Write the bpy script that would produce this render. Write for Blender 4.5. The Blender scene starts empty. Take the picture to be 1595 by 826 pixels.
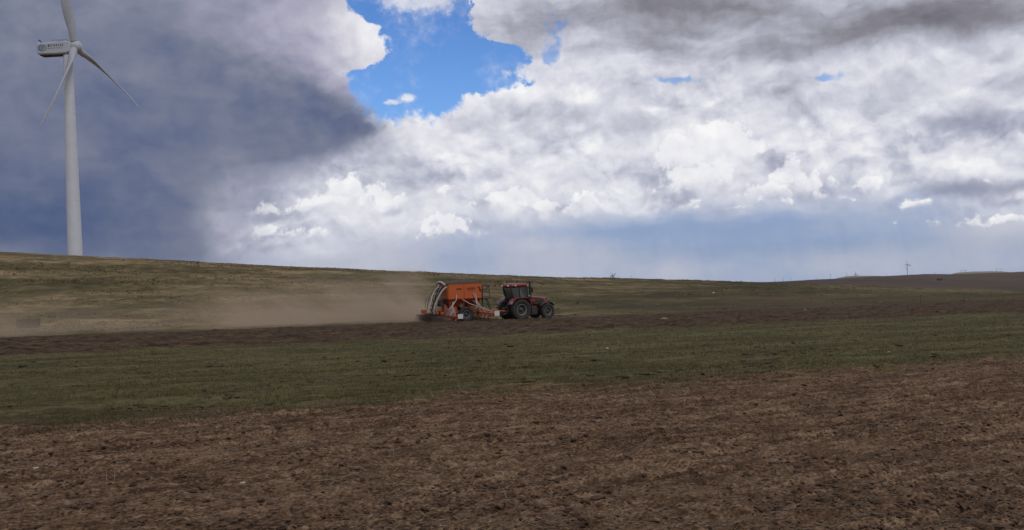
import bpy, math, random
import numpy as np
from mathutils import Vector, Matrix

SC = bpy.context.scene
COL = SC.collection
R = math.radians
PI = math.pi
rng = np.random.default_rng(11)
random.seed(5)

# ------------------------------------------------------------------ camera
CAM_H = 1.6
FPX = 797.5 / math.tan(R(30))          # focal length in photo pixels (60 deg wide)
ROLL, PITCH = R(2.2), R(0.2)
cam_d = bpy.data.cameras.new('camera')
cam = bpy.data.objects.new('camera', cam_d)
COL.objects.link(cam)
CAM_M = Matrix.Translation((0, 0, CAM_H)) @ Matrix.Rotation(PI / 2 + PITCH, 4, 'X') @ Matrix.Rotation(-ROLL, 4, 'Z')
cam.matrix_world = CAM_M
cam_d.sensor_fit = 'HORIZONTAL'
cam_d.angle = R(60)
cam_d.clip_start, cam_d.clip_end = 0.1, 40000
SC.camera = cam


def ray(px, py):
    """world direction through a point measured on the reference picture"""
    return (CAM_M.to_3x3() @ Vector(((px - 797.5) / FPX, (413 - py) / FPX, -1))).normalized()


def at(px, py, Y):
    d = ray(px, py)
    return Vector((0, 0, CAM_H)) + d * (Y / d.y)


def slope(px, py):
    d = ray(px, py)
    return d.x / d.y, d.z / d.y


# ------------------------------------------------------------------ bookkeeping
def tag(o, label=None, cat=None, group=None, kind=None):
    if label: o['label'] = label
    if cat: o['category'] = cat
    if group: o['group'] = group
    if kind: o['kind'] = kind
    return o


def empty(name, loc, rz=0.0):
    o = bpy.data.objects.new(name, None)
    COL.objects.link(o)
    o.location = loc
    o.rotation_euler = (0, 0, rz)
    o.empty_display_size = 0.3
    return o


def copy_tree(o, parent=None):
    c = o.copy()
    COL.objects.link(c)
    if parent: c.parent = parent
    for ch in list(o.children):
        copy_tree(ch, c)
    return c


def np_mesh(name, V, F, mat, smooth=False, parent=None):
    me = bpy.data.meshes.new(name)
    V = np.asarray(V, np.float32); F = np.asarray(F, np.int32)
    n, k = F.shape
    me.vertices.add(len(V)); me.vertices.foreach_set('co', V.ravel())
    me.loops.add(n * k); me.loops.foreach_set('vertex_index', F.ravel())
    me.polygons.add(n)
    me.polygons.foreach_set('loop_start', np.arange(0, n * k, k, dtype=np.int32))
    me.polygons.foreach_set('loop_total', np.full(n, k, np.int32))
    me.polygons.foreach_set('use_smooth', np.full(n, smooth, bool))
    me.update(calc_edges=True)
    me.materials.append(mat)
    o = bpy.data.objects.new(name, me)
    COL.objects.link(o)
    if parent: o.parent = parent
    return o


class MB:
    """collects shapes and links them as one mesh object"""
    def __init__(self):
        self.v, self.f, self.s = [], [], []

    def add(self, vs, fs, smooth=False):
        b = len(self.v)
        self.v += [tuple(p) for p in vs]
        self.f += [tuple(i + b for i in f) for f in fs]
        self.s += [smooth] * len(fs)
        return self

    def prism(self, poly, axis, a, b, inset=0.0):
        """polygon in the two other axes, extruded along axis from a to b"""
        n = len(poly)
        ids = {'x': (1, 2, 0), 'y': (0, 2, 1), 'z': (0, 1, 2)}[axis]
        cx = sum(p[0] for p in poly) / n; cy = sum(p[1] for p in poly) / n

        def pt(p, t, k):
            q = [0, 0, 0]
            q[ids[0]] = cx + (p[0] - cx) * k; q[ids[1]] = cy + (p[1] - cy) * k; q[ids[2]] = t
            return q
        if inset:
            rings = [(a, 1 - inset), (a + abs(b - a) * inset * .6 * (1 if b > a else -1), 1), (b - abs(b - a) * inset * .6 * (1 if b > a else -1), 1), (b, 1 - inset)]
        else:
            rings = [(a, 1), (b, 1)]
        vs = [pt(p, t, k) for t, k in rings for p in poly]
        fs = []
        for r in range(len(rings) - 1):
            for i in range(n):
                j = (i + 1) % n
                fs.append((r * n + i, r * n + j, (r + 1) * n + j, (r + 1) * n + i))
        fs.append(tuple(range(n))[::-1]); fs.append(tuple(range((len(rings) - 1) * n, len(rings) * n)))
        return self.add(vs, fs)

    def box(self, c, s, rz=0.0, ry=0.0, rx=0.0, ch=0.0):
        x, y, z = [k / 2 for k in s]
        b = MB()
        if ch:
            b.prism([(-x + ch, -y), (x - ch, -y), (x, -y + ch), (x, y - ch), (x - ch, y), (-x + ch, y), (-x, y - ch), (-x, -y + ch)], 'z', -z, z, .06)
        else:
            b.prism([(-x, -y), (x, -y), (x, y), (-x, y)], 'z', -z, z)
        M = Matrix.Translation(c) @ Matrix.Rotation(rz, 4, 'Z') @ Matrix.Rotation(ry, 4, 'Y') @ Matrix.Rotation(rx, 4, 'X')
        return self.add([M @ Vector(p) for p in b.v], b.f)

    def tube(self, pts, r, n=8, caps=True, smooth=True):
        pts = [Vector(p) for p in pts]
        m = len(pts)
        rs = r if isinstance(r, (list, tuple)) else [r] * m
        vs, fs = [], []
        up = None
        for i, p in enumerate(pts):
            t = (pts[min(i + 1, m - 1)] - pts[max(i - 1, 0)]).normalized()
            if up is None:
                up = Vector((0, 0, 1)) if abs(t.z) < .9 else Vector((1, 0, 0))
            sd = t.cross(up)
            if sd.length < 1e-4:
                sd = t.orthogonal()
            sd.normalize(); u2 = sd.cross(t).normalized(); up = u2
            for k in range(n):
                a = 2 * PI * k / n
                vs.append(p + (sd * math.cos(a) + u2 * math.sin(a)) * rs[i])
        for i in range(m - 1):
            for k in range(n):
                j = (k + 1) % n
                fs.append((i * n + k, i * n + j, (i + 1) * n + j, (i + 1) * n + k))
        self.add(vs, fs, smooth)
        if caps:
            self.add(vs[:n], [tuple(range(n))[::-1]]); self.add(vs[-n:], [tuple(range(n))])
        return self

    def lathe(self, prof, origin, axis='y', n=28, smooth=True, closed=False):
        """prof: (t, r) along axis"""
        vs, fs = [], []
        o = Vector(origin)
        for t, r in prof:
            for k in range(n):
                a = 2 * PI * k / n
                c, s = math.cos(a) * r, math.sin(a) * r
                vs.append(o + Vector({'x': (t, c, s), 'y': (c, t, s), 'z': (c, s, t)}[axis]))
        m = len(prof)
        for i in range(m if closed else m - 1):
            for k in range(n):
                j = (k + 1) % n
                i2 = (i + 1) % m
                fs.append((i * n + k, i * n + j, i2 * n + j, i2 * n + k))
        self.add(vs, fs, smooth)
        if not closed:
            self.add(vs[:n], [tuple(range(n))]); self.add(vs[-n:], [tuple(range(n))[::-1]])
        return self

    def grid(self, rows, smooth=True, close=False):
        """rows: list of equally long point lists"""
        m, n = len(rows), len(rows[0])
        vs = [p for r_ in rows for p in r_]
        fs = []
        for i in range(m - 1):
            for k in range(n if close else n - 1):
                j = (k + 1) % n
                fs.append((i * n + k, i * n + j, (i + 1) * n + j, (i + 1) * n + k))
        return self.add(vs, fs, smooth)

    def build(self, name, mat, parent=None, label=None):
        me = bpy.data.meshes.new(name)
        me.from_pydata([tuple(p) for p in self.v], [], self.f)
        import bmesh
        bm = bmesh.new(); bm.from_mesh(me)
        sm = self.s
        bm.faces.ensure_lookup_table()
        for f, s in zip(bm.faces, sm): f.smooth = s
        bmesh.ops.recalc_face_normals(bm, faces=bm.faces[:])
        bm.to_mesh(me); bm.free()
        me.materials.append(mat)
        o = bpy.data.objects.new(name, me)
        COL.objects.link(o)
        if parent: o.parent = parent
        if label: o['label'] = label
        return o


# ------------------------------------------------------------------ node expressions
class S:
    def __init__(self, nt, sock): self.nt, self.k = nt, sock
    def _m(self, op, b=None, c=None, swap=False, clamp=False):
        n = self.nt.nodes.new('ShaderNodeMath'); n.operation = op; n.use_clamp = clamp
        args = [self, b, c]
        if swap: args = [b, self, c]
        for i, a in enumerate(args):
            if a is None: continue
            if isinstance(a, S): self.nt.links.new(a.k, n.inputs[i])
            else: n.inputs[i].default_value = float(a)
        return S(self.nt, n.outputs[0])
    def __add__(s, o): return s._m('ADD', o)
    __radd__ = __add__
    def __sub__(s, o): return s._m('SUBTRACT', o)
    def __rsub__(s, o): return s._m('SUBTRACT', o, swap=True)
    def __mul__(s, o): return s._m('MULTIPLY', o)
    __rmul__ = __mul__
    def __truediv__(s, o): return s._m('DIVIDE', o)
    def __rtruediv__(s, o): return s._m('DIVIDE', o, swap=True)
    def __pow__(s, o): return s._m('POWER', o)
    def mn(s, o): return s._m('MINIMUM', o)
    def mx(s, o): return s._m('MAXIMUM', o)
    def smx(s, o, d): return s._m('SMOOTH_MAX', o, d)
    def smn(s, o, d): return s._m('SMOOTH_MIN', o, d)
    def absv(s): return s._m('ABSOLUTE')
    def sqrt(s): return s._m('SQRT')
    def exp(s): return s._m('EXPONENT')
    def cl(s): return s._m('ADD', 0.0, clamp=True)
    def step(s, a, b):
        n = s.nt.nodes.new('ShaderNodeMapRange'); n.interpolation_type = 'SMOOTHSTEP'; n.clamp = True
        s.nt.links.new(s.k, n.inputs[0]); n.inputs[1].default_value = a; n.inputs[2].default_value = b
        return S(s.nt, n.outputs[0])
    def lin(s, a, b, c=0.0, d=1.0):
        n = s.nt.nodes.new('ShaderNodeMapRange'); n.clamp = True
        s.nt.links.new(s.k, n.inputs[0])
        for i, q in enumerate((a, b, c, d)): n.inputs[i + 1].default_value = q
        return S(s.nt, n.outputs[0])
    def ramp(s, stops, interp='LINEAR'):
        n = s.nt.nodes.new('ShaderNodeValToRGB'); cr = n.color_ramp; cr.interpolation = interp
        while len(cr.elements) < len(stops): cr.elements.new(.5)
        for e, (p, c) in zip(cr.elements, stops):
            e.position = p; e.color = (*c, 1)
        s.nt.links.new(s.k, n.inputs[0])
        return S(s.nt, n.outputs[0])
    def curve(s, pts, lo, hi, vlo, vhi):
        """piecewise curve through (x, value) points"""
        n = s.nt.nodes.new('ShaderNodeFloatCurve'); cu = n.mapping.curves[0]
        pts = sorted(pts)
        q = [((x - lo) / (hi - lo), (v - vlo) / (vhi - vlo)) for x, v in pts]
        q = [(min(max(a, 0), 1), min(max(b, 0), 1)) for a, b in q]
        cu.points[0].location = q[0]; cu.points[1].location = q[-1]
        for a in q[1:-1]: cu.points.new(*a)
        for p in cu.points: p.handle_type = 'AUTO_CLAMPED'
        n.mapping.update()
        s.nt.links.new(s.lin(lo, hi).k, n.inputs['Value'])
        return S(s.nt, n.outputs[0]) * (vhi - vlo) + vlo


def mix(nt, f, a, b):
    n = nt.nodes.new('ShaderNodeMix'); n.data_type = 'RGBA'; n.clamp_factor = True
    for i, q in ((0, f), (6, a), (7, b)):
        if isinstance(q, S): nt.links.new(q.k, n.inputs[i])
        elif i == 0: n.inputs[0].default_value = q
        else: n.inputs[i].default_value = (*q, 1)
    return S(nt, n.outputs[2])


def vec(nt, x, y, z=0.0):
    n = nt.nodes.new('ShaderNodeCombineXYZ')
    for i, q in enumerate((x, y, z)):
        if isinstance(q, S): nt.links.new(q.k, n.inputs[i])
        else: n.inputs[i].default_value = q
    return S(nt, n.outputs[0])


def noise(nt, v, scale, detail=4, rough=.55, dist=0.0, dims='3D', lac=2.0):
    n = nt.nodes.new('ShaderNodeTexNoise'); n.noise_dimensions = dims
    if v is not None: nt.links.new(v.k, n.inputs['Vector'])
    n.inputs['Scale'].default_value = scale; n.inputs['Detail'].default_value = detail
    n.inputs['Roughness'].default_value = rough; n.inputs['Distortion'].default_value = dist
    n.inputs['Lacunarity'].default_value = lac
    return S(nt, n.outputs['Fac'])


def voro(nt, v, scale, detail=3, rough=.5, smooth=.6, dims='2D', feature='SMOOTH_F1', lac=2.1):
    n = nt.nodes.new('ShaderNodeTexVoronoi'); n.voronoi_dimensions = dims; n.feature = feature
    nt.links.new(v.k, n.inputs['Vector'])
    n.normalize = True
    n.inputs['Scale'].default_value = scale
    n.inputs['Detail'].default_value = detail; n.inputs['Roughness'].default_value = rough
    n.inputs['Lacunarity'].default_value = lac
    if feature == 'SMOOTH_F1': n.inputs['Smoothness'].default_value = smooth
    return S(nt, n.outputs['Distance'])


def sep(nt, v):
    n = nt.nodes.new('ShaderNodeSeparateXYZ'); nt.links.new(v.k, n.inputs[0])
    return [S(nt, n.outputs[i]) for i in range(3)]


def srgb(r, g, b):
    f = lambda c: c / 12.92 if c <= .04045 else ((c + .055) / 1.055) ** 2.4
    return tuple(f(k / 255) for k in (r, g, b))
BLUE_GAIN = (.56, .84, 1.28)
VAULT = (srgb(124, 128, 141), srgb(182, 185, 194))
SKY_GAIN = 1.0
SUN_E = 1.0
SOIL_STOPS = [(.15, (.050, .029, .017)), (.4, (.108, .063, .037)), (.58, (.155, .092, .055)), (.75, (.21, .132, .082)), (.92, (.29, .195, .125))]
SOIL_GREY = (.165, .118, .088)
SOIL_RED = (.135, .070, .044)
GREEN_STOPS = [(.15, (.062, .048, .022)), (.4, (.087, .075, .031)), (.6, (.110, .095, .040)), (.85, (.150, .120, .056))]
TILL_STOPS = [(.15, (.038, .023, .013)), (.5, (.080, .050, .029)), (.8, (.130, .085, .052))]
HILL_STOPS = [(.15, (.062, .050, .023)), (.38, (.095, .077, .036)), (.55, (.138, .106, .051)), (.72, (.205, .150, .078)), (.9, (.29, .215, .118))]
TURB_YAW = 26
TURB_SPIN = 14
DUST_TOP = (3.6, .6)
DUST_D = .10
DUST_C = (.84, .67, .51)
HAZE_D = 0.000025
HAZE_C = (.68, .82, 1.0)
# ------------------------------------------------------------------ sky and sun
SUN_EL, SUN_AZ = R(46), R(140)       # azimuth measured from +Y towards +X
world = bpy.data.worlds.new('World')
SC.world = world
world.use_nodes = True
world.cycles.sampling_method = 'MANUAL'
world.cycles.sample_map_resolution = 256
nt = world.node_tree
nt.nodes.clear()


def AE(px, py):
    d = ray(px, py)
    return math.degrees(math.atan2(d.x, d.y)), math.degrees(math.asin(d.z))


tc = nt.nodes.new('ShaderNodeTexCoord')
dx, dy, dz = sep(nt, S(nt, tc.outputs['Generated']))
az = dx._m('ARCTAN2', dy) * (180 / PI)
el = dz._m('ARCSINE') * (180 / PI)
P0 = vec(nt, az, el)


def warp(az, el, scale, amp, seed, detail=5, rough=.55):
    n = nt.nodes.new('ShaderNodeTexNoise'); n.noise_dimensions = '3D'
    nt.links.new(vec(nt, az, el, seed).k, n.inputs['Vector'])
    n.inputs['Scale'].default_value = scale; n.inputs['Detail'].default_value = detail; n.inputs['Roughness'].default_value = rough
    a, b, _ = sep(nt, S(nt, n.outputs['Color']))
    return az + (a - .5) * amp, el + (b - .5) * amp


def gau(A, E, px, py, rx, ry, amp):
    a0, e0 = AE(px, py)
    k = abs(AE(px + 10, py)[0] - a0) / 10
    ra, re = rx * k, ry * k
    qa = (A - a0) * (1 / ra); qe = (E - e0) * (1 / re)
    return (qa * qa + qe * qe)._m('MULTIPLY', -1.0).exp() * amp


def total(xs):
    t = xs[0]
    for x in xs[1:]: t = t + x
    return t


# cauliflower height field, sampled twice for the relief that sunlight gives it
def billow(A, E, sc):
    v = vec(nt, A * sc, E * sc * 1.15)
    a = 1 - voro(nt, v, 1.0, detail=4, rough=.5, smooth=.5)
    return a


aw, ew = warp(az, el, .16, 2.6, 3.0, 6)           # broad warp
aw2, ew2 = warp(aw, ew, .9, .9, 9.0, 6, .6)       # fine warp
B1 = billow(aw2, ew2, .30)
B1s = billow(aw2 + .22, ew2 + .5, .30)
PATCH = noise(nt, vec(nt, az * .5, el, 21.0), .35, 3, .5).step(.42, .62)   # crisp heaps here, smooth veils there
REL = (B1 - B1s) * (PATCH * .6 + .4)             # >0 on sun-facing sides
aw3, ew3 = warp(aw2, ew2, .10, 2.5, 40.0, 4, .55)
def heap(A, E): return 1 - voro(nt, vec(nt, A * .135, E * .21), 1.0, detail=3, rough=.5, smooth=.4)
REL2 = heap(aw3, ew3) - heap(aw3 + .35, ew3 + .95)      # the large heaps: bright tops, grey undersides
F1 = noise(nt, vec(nt, aw, ew * 1.3, 1.7), .30, 10, .52)
F1s = noise(nt, vec(nt, aw + .3, (ew + .5) * 1.3, 1.7), .30, 10, .52)
RELF = F1 - F1s
STREAK = noise(nt, vec(nt, aw * .35, ew * 1.5, 5.0), .8, 6, .55)
FINE = noise(nt, vec(nt, az, el, 2.0), 1.6, 8, .6)
RAIN = noise(nt, vec(nt, (az + el * .18) * 1.0, el * .05, 8.0), 1.3, 5, .6)

# --- open sky
sky = nt.nodes.new('ShaderNodeTexSky'); sky.sky_type = 'NISHITA'; sky.sun_disc = False
sky.sun_elevation = SUN_EL; sky.sun_rotation = SUN_AZ
sky.air_density = 1.0; sky.dust_density = .4; sky.ozone_density = 2.5
BG = 0.1
blue = S(nt, sky.outputs[0])

# --- big white cloud deck on the right: value t is its grey level
T = total([
    gau(aw, ew, 1480, 25, 210, 32, -.34), gau(aw, ew, 1060, 12, 190, 34, -.36), gau(aw, ew, 1280, 45, 330, 55, -.13),
    gau(aw, ew, 1010, 72, 80, 18, -.10), gau(aw, ew, 1200, 88, 140, 20, -.14), gau(aw, ew, 1500, 185, 105, 27, -.20),
    gau(aw, ew, 1560, 130, 70, 30, -.08), gau(aw, ew, 800, 38, 80, 45, -.17), gau(aw, ew, 880, 178, 80, 22, -.08),
    gau(aw, ew, 1060, 262, 60, 20, -.05), gau(aw, ew, 1210, 170, 40, 50, -.06), gau(aw, ew, 1300, 230, 110, 30, -.02),
    gau(aw, ew, 780, 150, 90, 28, .06), gau(aw, ew, 1100, 195, 70, 26, .06), gau(aw, ew, 700, 250, 160, 40, .0),
    gau(aw, ew, 1540, 295, 100, 16, -.22), gau(aw, ew, 1450, 310, 60, 10, -.05), gau(aw, ew, 1590, 320, 60, 9, -.12),
    gau(aw, ew, 1200, 255, 40, 26, -.03), gau(az, ew, 1310, 268, 70, 26, -.06), gau(az, ew, 1010, 285, 80, 18, -.07), gau(az, ew, 640, 285, 120, 14, -.06), gau(aw, ew, 1250, 300, 60, 16, -.05), gau(aw, ew, 820, 345, 160, 16, -.06), gau(aw, ew, 460, 262, 90, 30, -.22), gau(aw, ew, 560, 235, 70, 22, -.10), gau(az, el, 400, 330, 60, 60, -.16),
]) + .845
LOWER = el.step(13.5, 11)
T = T + REL2 * (LOWER * .42 + .15) + REL * (LOWER * .42 + .2) + RELF * .24 + (F1 - .5) * .17 + (STREAK - .5) * (.30 - LOWER * .24) + (FINE - .5) * .08
white_stops = [(.35, srgb(110, 109, 119)), (.5, srgb(135, 134, 144)), (.62, srgb(162, 163, 176)), (.74, srgb(192, 194, 208)),
               (.84, srgb(217, 218, 228)), (.92, srgb(236, 236, 241)), (1.0, srgb(250, 250, 250))]
c_white = mix(nt, (1 - T).lin(.18, .5) * el.step(9.5, 6.5) * .8, T.ramp(white_stops), srgb(150, 156, 183))

# --- blue-grey rain veil along the horizon, right part
hpts = [(300, 420), (400, 400), (480, 392), (560, 372), (700, 352), (860, 336), (1000, 322), (1150, 314), (1260, 306), (1400, 306), (1500, 318), (1595, 340)]
hae = [AE(*p) for p in hpts]
hz_e = az.curve(hae, -32, 32, 0, 8)
HZ = (hz_e + (F1 - .5) * 2.2 + (STREAK - .5) * 1.4 - ew).step(-1.2, 1.5)
HT = total([gau(az, el, 560, 420, 150, 70, .10), gau(az, el, 860, 395, 90, 45, .08), gau(az, el, 1040, 425, 70, 18, .05),
            gau(az, el, 1360, 405, 170, 28, .07), gau(az, el, 1560, 355, 90, 22, .10), gau(az, el, 1180, 350, 140, 26, -.06), gau(az, el, 1000, 370, 120, 30, -.05),
            gau(az, el, 700, 405, 60, 20, -.04), gau(az, el, 1240, 385, 200, 22, -.05), gau(az, el, 900, 360, 200, 14, -.05), gau(az, el, 1500, 300, 90, 16, -.10)]) + .675 + (RAIN - .5) * .05 + (F1 - .5) * .16 + (FINE - .5) * .05
c_hz = HT.ramp([(.35, srgb(108, 127, 164)), (.5, srgb(128, 151, 192)), (.62, srgb(149, 168, 201)), (.75, srgb(190, 194, 210)), (1, srgb(225, 226, 232))])
col = mix(nt, HZ, c_white, c_hz)

# --- separate cumulus heaps standing in front of the veil
puffs = [(545, 305, 42, 32, 330), (505, 318, 70, 18, 332), (610, 318, 30, 20, 330), (430, 318, 42, 16, 332), (590, 300, 26, 18, 330),
         (460, 362, 36, 14, 374), (430, 356, 22, 12, 372), (500, 370, 24, 9, 377),
         (690, 310, 20, 16, 326), (740, 326, 22, 12, 334), (815, 312, 60, 26, 334), (905, 322, 34, 18, 335), (860, 318, 40, 16, 334),
         (700, 355, 46, 16, 376),
         (1120, 222, 52, 36, 275), (1165, 232, 26, 22, 262), (1060, 240, 46, 30, 280), (1090, 270, 70, 24, 302),
         (1225, 278, 38, 34, 316), (1260, 290, 40, 22, 308), (1195, 300, 40, 20, 320), (1285, 298, 20, 12, 307),
         (1080, 317, 17, 9, 323), (1013, 297, 9, 8, 303), (1360, 288, 16, 11, 298), (1337, 304, 8, 4, 308), (1430, 326, 19, 9, 332),
         (1155, 321, 26, 4, 324), (1520, 352, 60, 10, 360), (1575, 345, 40, 14, 356), (1555, 282, 30, 5, 285)]
PM = None
NZ = (B1 - .70) * 1.9 + (FINE - .5) * 1.6
for i, (px, py, rx, ry, pb) in enumerate(puffs):
    a0, e0 = AE(px, py); k = abs(AE(px + 10, py)[0] - a0) / 10
    eb = AE(px, pb)[1]
    qa = (aw2 - a0) * (1 / (rx * k)); qe = (ew2 - e0) * (1 / (ry * k))
    d = (1 - (qa * qa + qe * qe).sqrt()) * (min(rx, ry) * k)
    hh = (ew2 - eb) * (1 / (ry * k * 1.3))
    a = (d + NZ).step(-.14, .30) * (hh * .8 + .2 + (F1 - .5) * 1.0).step(-.05, .95)
    PM = a if PM is None else PM.mx(a)
PT = PM.lin(.2, 1, .80, .94) + REL * .5 + RELF * .15 + (FINE - .5) * .06
c_puff = PT.ramp(white_stops)
col = mix(nt, PM * .93, col, c_puff)

# --- the blue opening
lowtop = [(520, 200), (560, 190), (575, 186), (592, 192), (622, 188), (662, 181), (690, 176), (705, 164), (728, 141), (760, 133), (790, 127),
          (815, 122), (850, 122), (880, 118), (905, 108), (930, 60)]
lt = az.curve([AE(*p) for p in lowtop], -12, 8, 6, 18)
ur = [(722, -30), (724, 0), (730, 22), (742, 44), (756, 60), (775, 66), (800, 70), (815, 84), (818, 105), (822, 128), (860, 140)]
uae = [AE(*p) for p in ur]
urc = el.curve([(e, a) for a, e in uae], 9, 18, -6, 6)
lc = [(400, 470), (380, 330), (410, 268), (480, 250), (560, 228), (592, 212), (600, 200), (580, 186), (562, 170), (550, 150), (536, 128), (534, 116), (556, 108),
      (590, 92), (606, 72), (602, 54), (580, 34), (552, 20), (545, 0), (540, -30)]
lae = [AE(*p) for p in lc]
lcu = el.curve([(e, a) for a, e in lae], 0, 18, -20, 0)
ragged = (B1 - .7) * 2.0 + (FINE - .5) * 1.1
op = ((ew2 + (F1 - .5) * .4) - lt).smn(urc - aw2, .15)
holes = total([gau(aw2, ew2, 866, 36, 19, 36, .95), gau(aw2, ew2, 1052, 126, 46, 7, .9), gau(aw2, ew2, 1282, 119, 32, 10, 1.0), gau(aw2, ew2, 1356, 141, 15, 6, .8),
               gau(aw2, ew2, 852, 84, 18, 16, .6)])
hole_m = (holes + (FINE - .5) * 1.8 - (B1 - .7) * 2.4 + (F1 - .5) * 1.6).step(.25, 1.0) * holes.step(.08, .4) * .85
op_s = (noise(nt, vec(nt, az, el, 31.0), .45, 2, .5)).lin(.35, .65, .12, .75)
op_m = ((op - ragged * .9 - (FINE - .5) * .9) / op_s)._m('ADD', 0.0).step(-.6, .75)
wisps = total([gau(aw, ew, 652, 0, 55, 13, .9), gau(aw, ew, 690, 10, 16, 14, .5), gau(aw, ew2, 634, 150, 17, 7, 1.0), gau(aw, ew2, 610, 159, 17, 5, .9),
               gau(aw2, ew2, 688, 168, 7, 7, .9), gau(aw2, ew2, 820, 104, 24, 13, 1.2), gau(aw, ew, 780, 103, 14, 5, .5), gau(aw, ew, 640, 20, 70, 16, .25)])
thin = (F1 * .6 + FINE * .4).step(.47, .72) * .28
wisp_m = (wisps + (FINE - .5) * 1.5 + (F1 - .5) * .6).step(.15, 1.05) * .85
wisp_m = wisp_m.mx(thin)
blue_m = (op_m * (1 - wisp_m)).mx(hole_m * .85)
bl = nt.nodes.new('ShaderNodeVectorMath'); bl.operation = 'MULTIPLY'
pale_b = mix(nt, el.lin(16, 9) * .22, blue, (5.5, 6.6, 7.4))
nt.links.new(pale_b.k, bl.inputs[0]); bl.inputs[1].default_value = (BLUE_GAIN[0] * BG, BLUE_GAIN[1] * BG, BLUE_GAIN[2] * BG)
col = mix(nt, blue_m, col, S(nt, bl.outputs[0]))

# --- storm cloud with its rain curtain, left
L = total([
    gau(aw, ew, 575, 62, 75, 46, .36), gau(aw, ew, 470, 40, 110, 62, .17), gau(aw, ew, 300, 5, 260, 60, .06), gau(aw, ew, 90, 345, 210, 85, -.095),
    gau(az, el, 392, 395, 55, 90, .13), gau(az, el, 345, 330, 60, 90, .06), gau(az, el, 270, 350, 90, 80, .03), gau(aw, ew, 500, 180, 110, 40, -.03), gau(aw, ew, 300, 215, 220, 60, -.02),
    gau(az, el, 0, 405, 50, 40, .08), gau(aw, ew, 530, 108, 60, 20, .08), gau(aw, ew, 200, 120, 150, 80, .01)]) + .455
edge_k = total([gau(az, el, 540, 90, 190, 110, 1.0)])
L = L + REL2 * .13 + (STREAK - .5) * .05 + (F1 - .5) * .19 + (RELF * .22 + REL * .28) * (edge_k * .9 + .1) + (RAIN - .5) * .05 * el.lin(8, 2) + (FINE - .5) * .015
SD = (lcu - aw2 + ragged * el.lin(4, 9, .3, 1.7) + (F1 - .5) * el.lin(3, 9, 6.0, 1.6))
L = L + SD.lin(2.2, 0, 0, .13) * el.step(9.6, 11.5) + .012
c_storm = L.ramp([(.30, srgb(68, 83, 126)), (.36, srgb(80, 94, 130)), (.42, srgb(98, 108, 137)), (.5, srgb(121, 127, 148)), (.62, srgb(158, 157, 179)),
                  (.75, srgb(190, 189, 205)), (.86, srgb(218, 217, 226)), (.97, srgb(240, 240, 244))])
soft = el.curve([(0, 4.2), (4, 4.2), (6.5, 4.0), (8, 3.2), (9.3, 2.2), (10.5, 1.3), (12, .6), (13.5, .3), (18, .35)], 0, 18, 0, 6)
SM = (SD / soft)._m('ADD', 0.0)
SM = SM.step(-.75, .85)
col = mix(nt, SM, col, c_storm)

# --- the rest of the vault, outside the part described above: even heavy cloud
out = (el.step(16.5, 24)).mx(az.absv().step(33, 48))
VT = noise(nt, S(nt, tc.outputs['Generated']), 2.2, 7, .55)
c_over = VT.ramp([(.3, VAULT[0]), (.7, VAULT[1])])
col = mix(nt, out, col, c_over)
# below the horizon
col = mix(nt, el.step(-4.5, -7), col, srgb(70, 60, 52))

gain = nt.nodes.new('ShaderNodeVectorMath'); gain.operation = 'SCALE'
nt.links.new(col.k, gain.inputs[0]); gain.inputs[3].default_value = SKY_GAIN / BG
bgn = nt.nodes.new('ShaderNodeBackground'); bgn.inputs[1].default_value = BG
nt.links.new(gain.outputs[0], bgn.inputs[0])
wo = nt.nodes.new('ShaderNodeOutputWorld'); nt.links.new(bgn.outputs[0], wo.inputs[0])

sun_d = bpy.data.lights.new('sun', 'SUN'); sun_d.energy = SUN_E; sun_d.angle = R(14); sun_d.color = (1, .98, .96)
sun = bpy.data.objects.new('sun', sun_d); COL.objects.link(sun)
sd = Vector((math.sin(SUN_AZ) * math.cos(SUN_EL), math.cos(SUN_AZ) * math.cos(SUN_EL), math.sin(SUN_EL)))
sun.rotation_euler = sd.to_track_quat('Z', 'Y').to_euler()
sun.location = (0, 0, 60)

vs_ = SC.view_settings
SC.display_settings.display_device = 'sRGB'
vs_.view_transform = 'Standard'; vs_.look = 'None'; vs_.exposure = 0; vs_.gamma = 1; vs_.use_curve_mapping = False
SC.cycles.use_denoising = True
SC.cycles.denoiser = 'OPENIMAGEDENOISE'
SC.cycles.denoising_prefilter = 'ACCURATE'
SC.cycles.denoising_input_passes = 'RGB_ALBEDO_NORMAL'
SC.cycles.max_bounces = 6; SC.cycles.volume_bounces = 1
SC.cycles.transparent_max_bounces = 12
# ------------------------------------------------------------------ terrain
SK_PX = [(-200, 383), (0, 393), (116, 398.5), (260, 406), (400, 413), (550, 420), (700, 427), (860, 432), (1000, 436), (1150, 439.5), (1300, 445), (1430, 449), (1595, 454.5), (1800, 461)]
SKY_U = [slope(*p) for p in SK_PX]
FAR_PX = [(-100, 500), (900, 460), (1060, 446), (1150, 440.5), (1215, 439), (1260, 436.5), (1310, 434.5), (1350, 431.8), (1400, 430), (1440, 427.5), (1480, 428), (1520, 426.5), (1560, 425.5), (1595, 424), (1700, 421)]
FAR_U = [slope(*p) for p in FAR_PX]
PALE_PX = [(900, 480), (1280, 444), (1305, 434.5), (1320, 431.8), (1335, 430.9), (1352, 431), (1372, 431.2), (1395, 436), (1460, 434), (1490, 426.4), (1515, 424.8), (1540, 424.3), (1562, 424.6), (1585, 427), (1620, 440), (1800, 460)]
PALE_U = [slope(*p) for p in PALE_PX]
YC = 150.0
GA, GB, KF = -.011, -.0368, .404       # fall of the near field in x and y; direction of the field edges


def sm(a, b, x):
    t = np.clip((x - a) / (b - a), 0, 1)
    return t * t * (3 - 2 * t)


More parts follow.
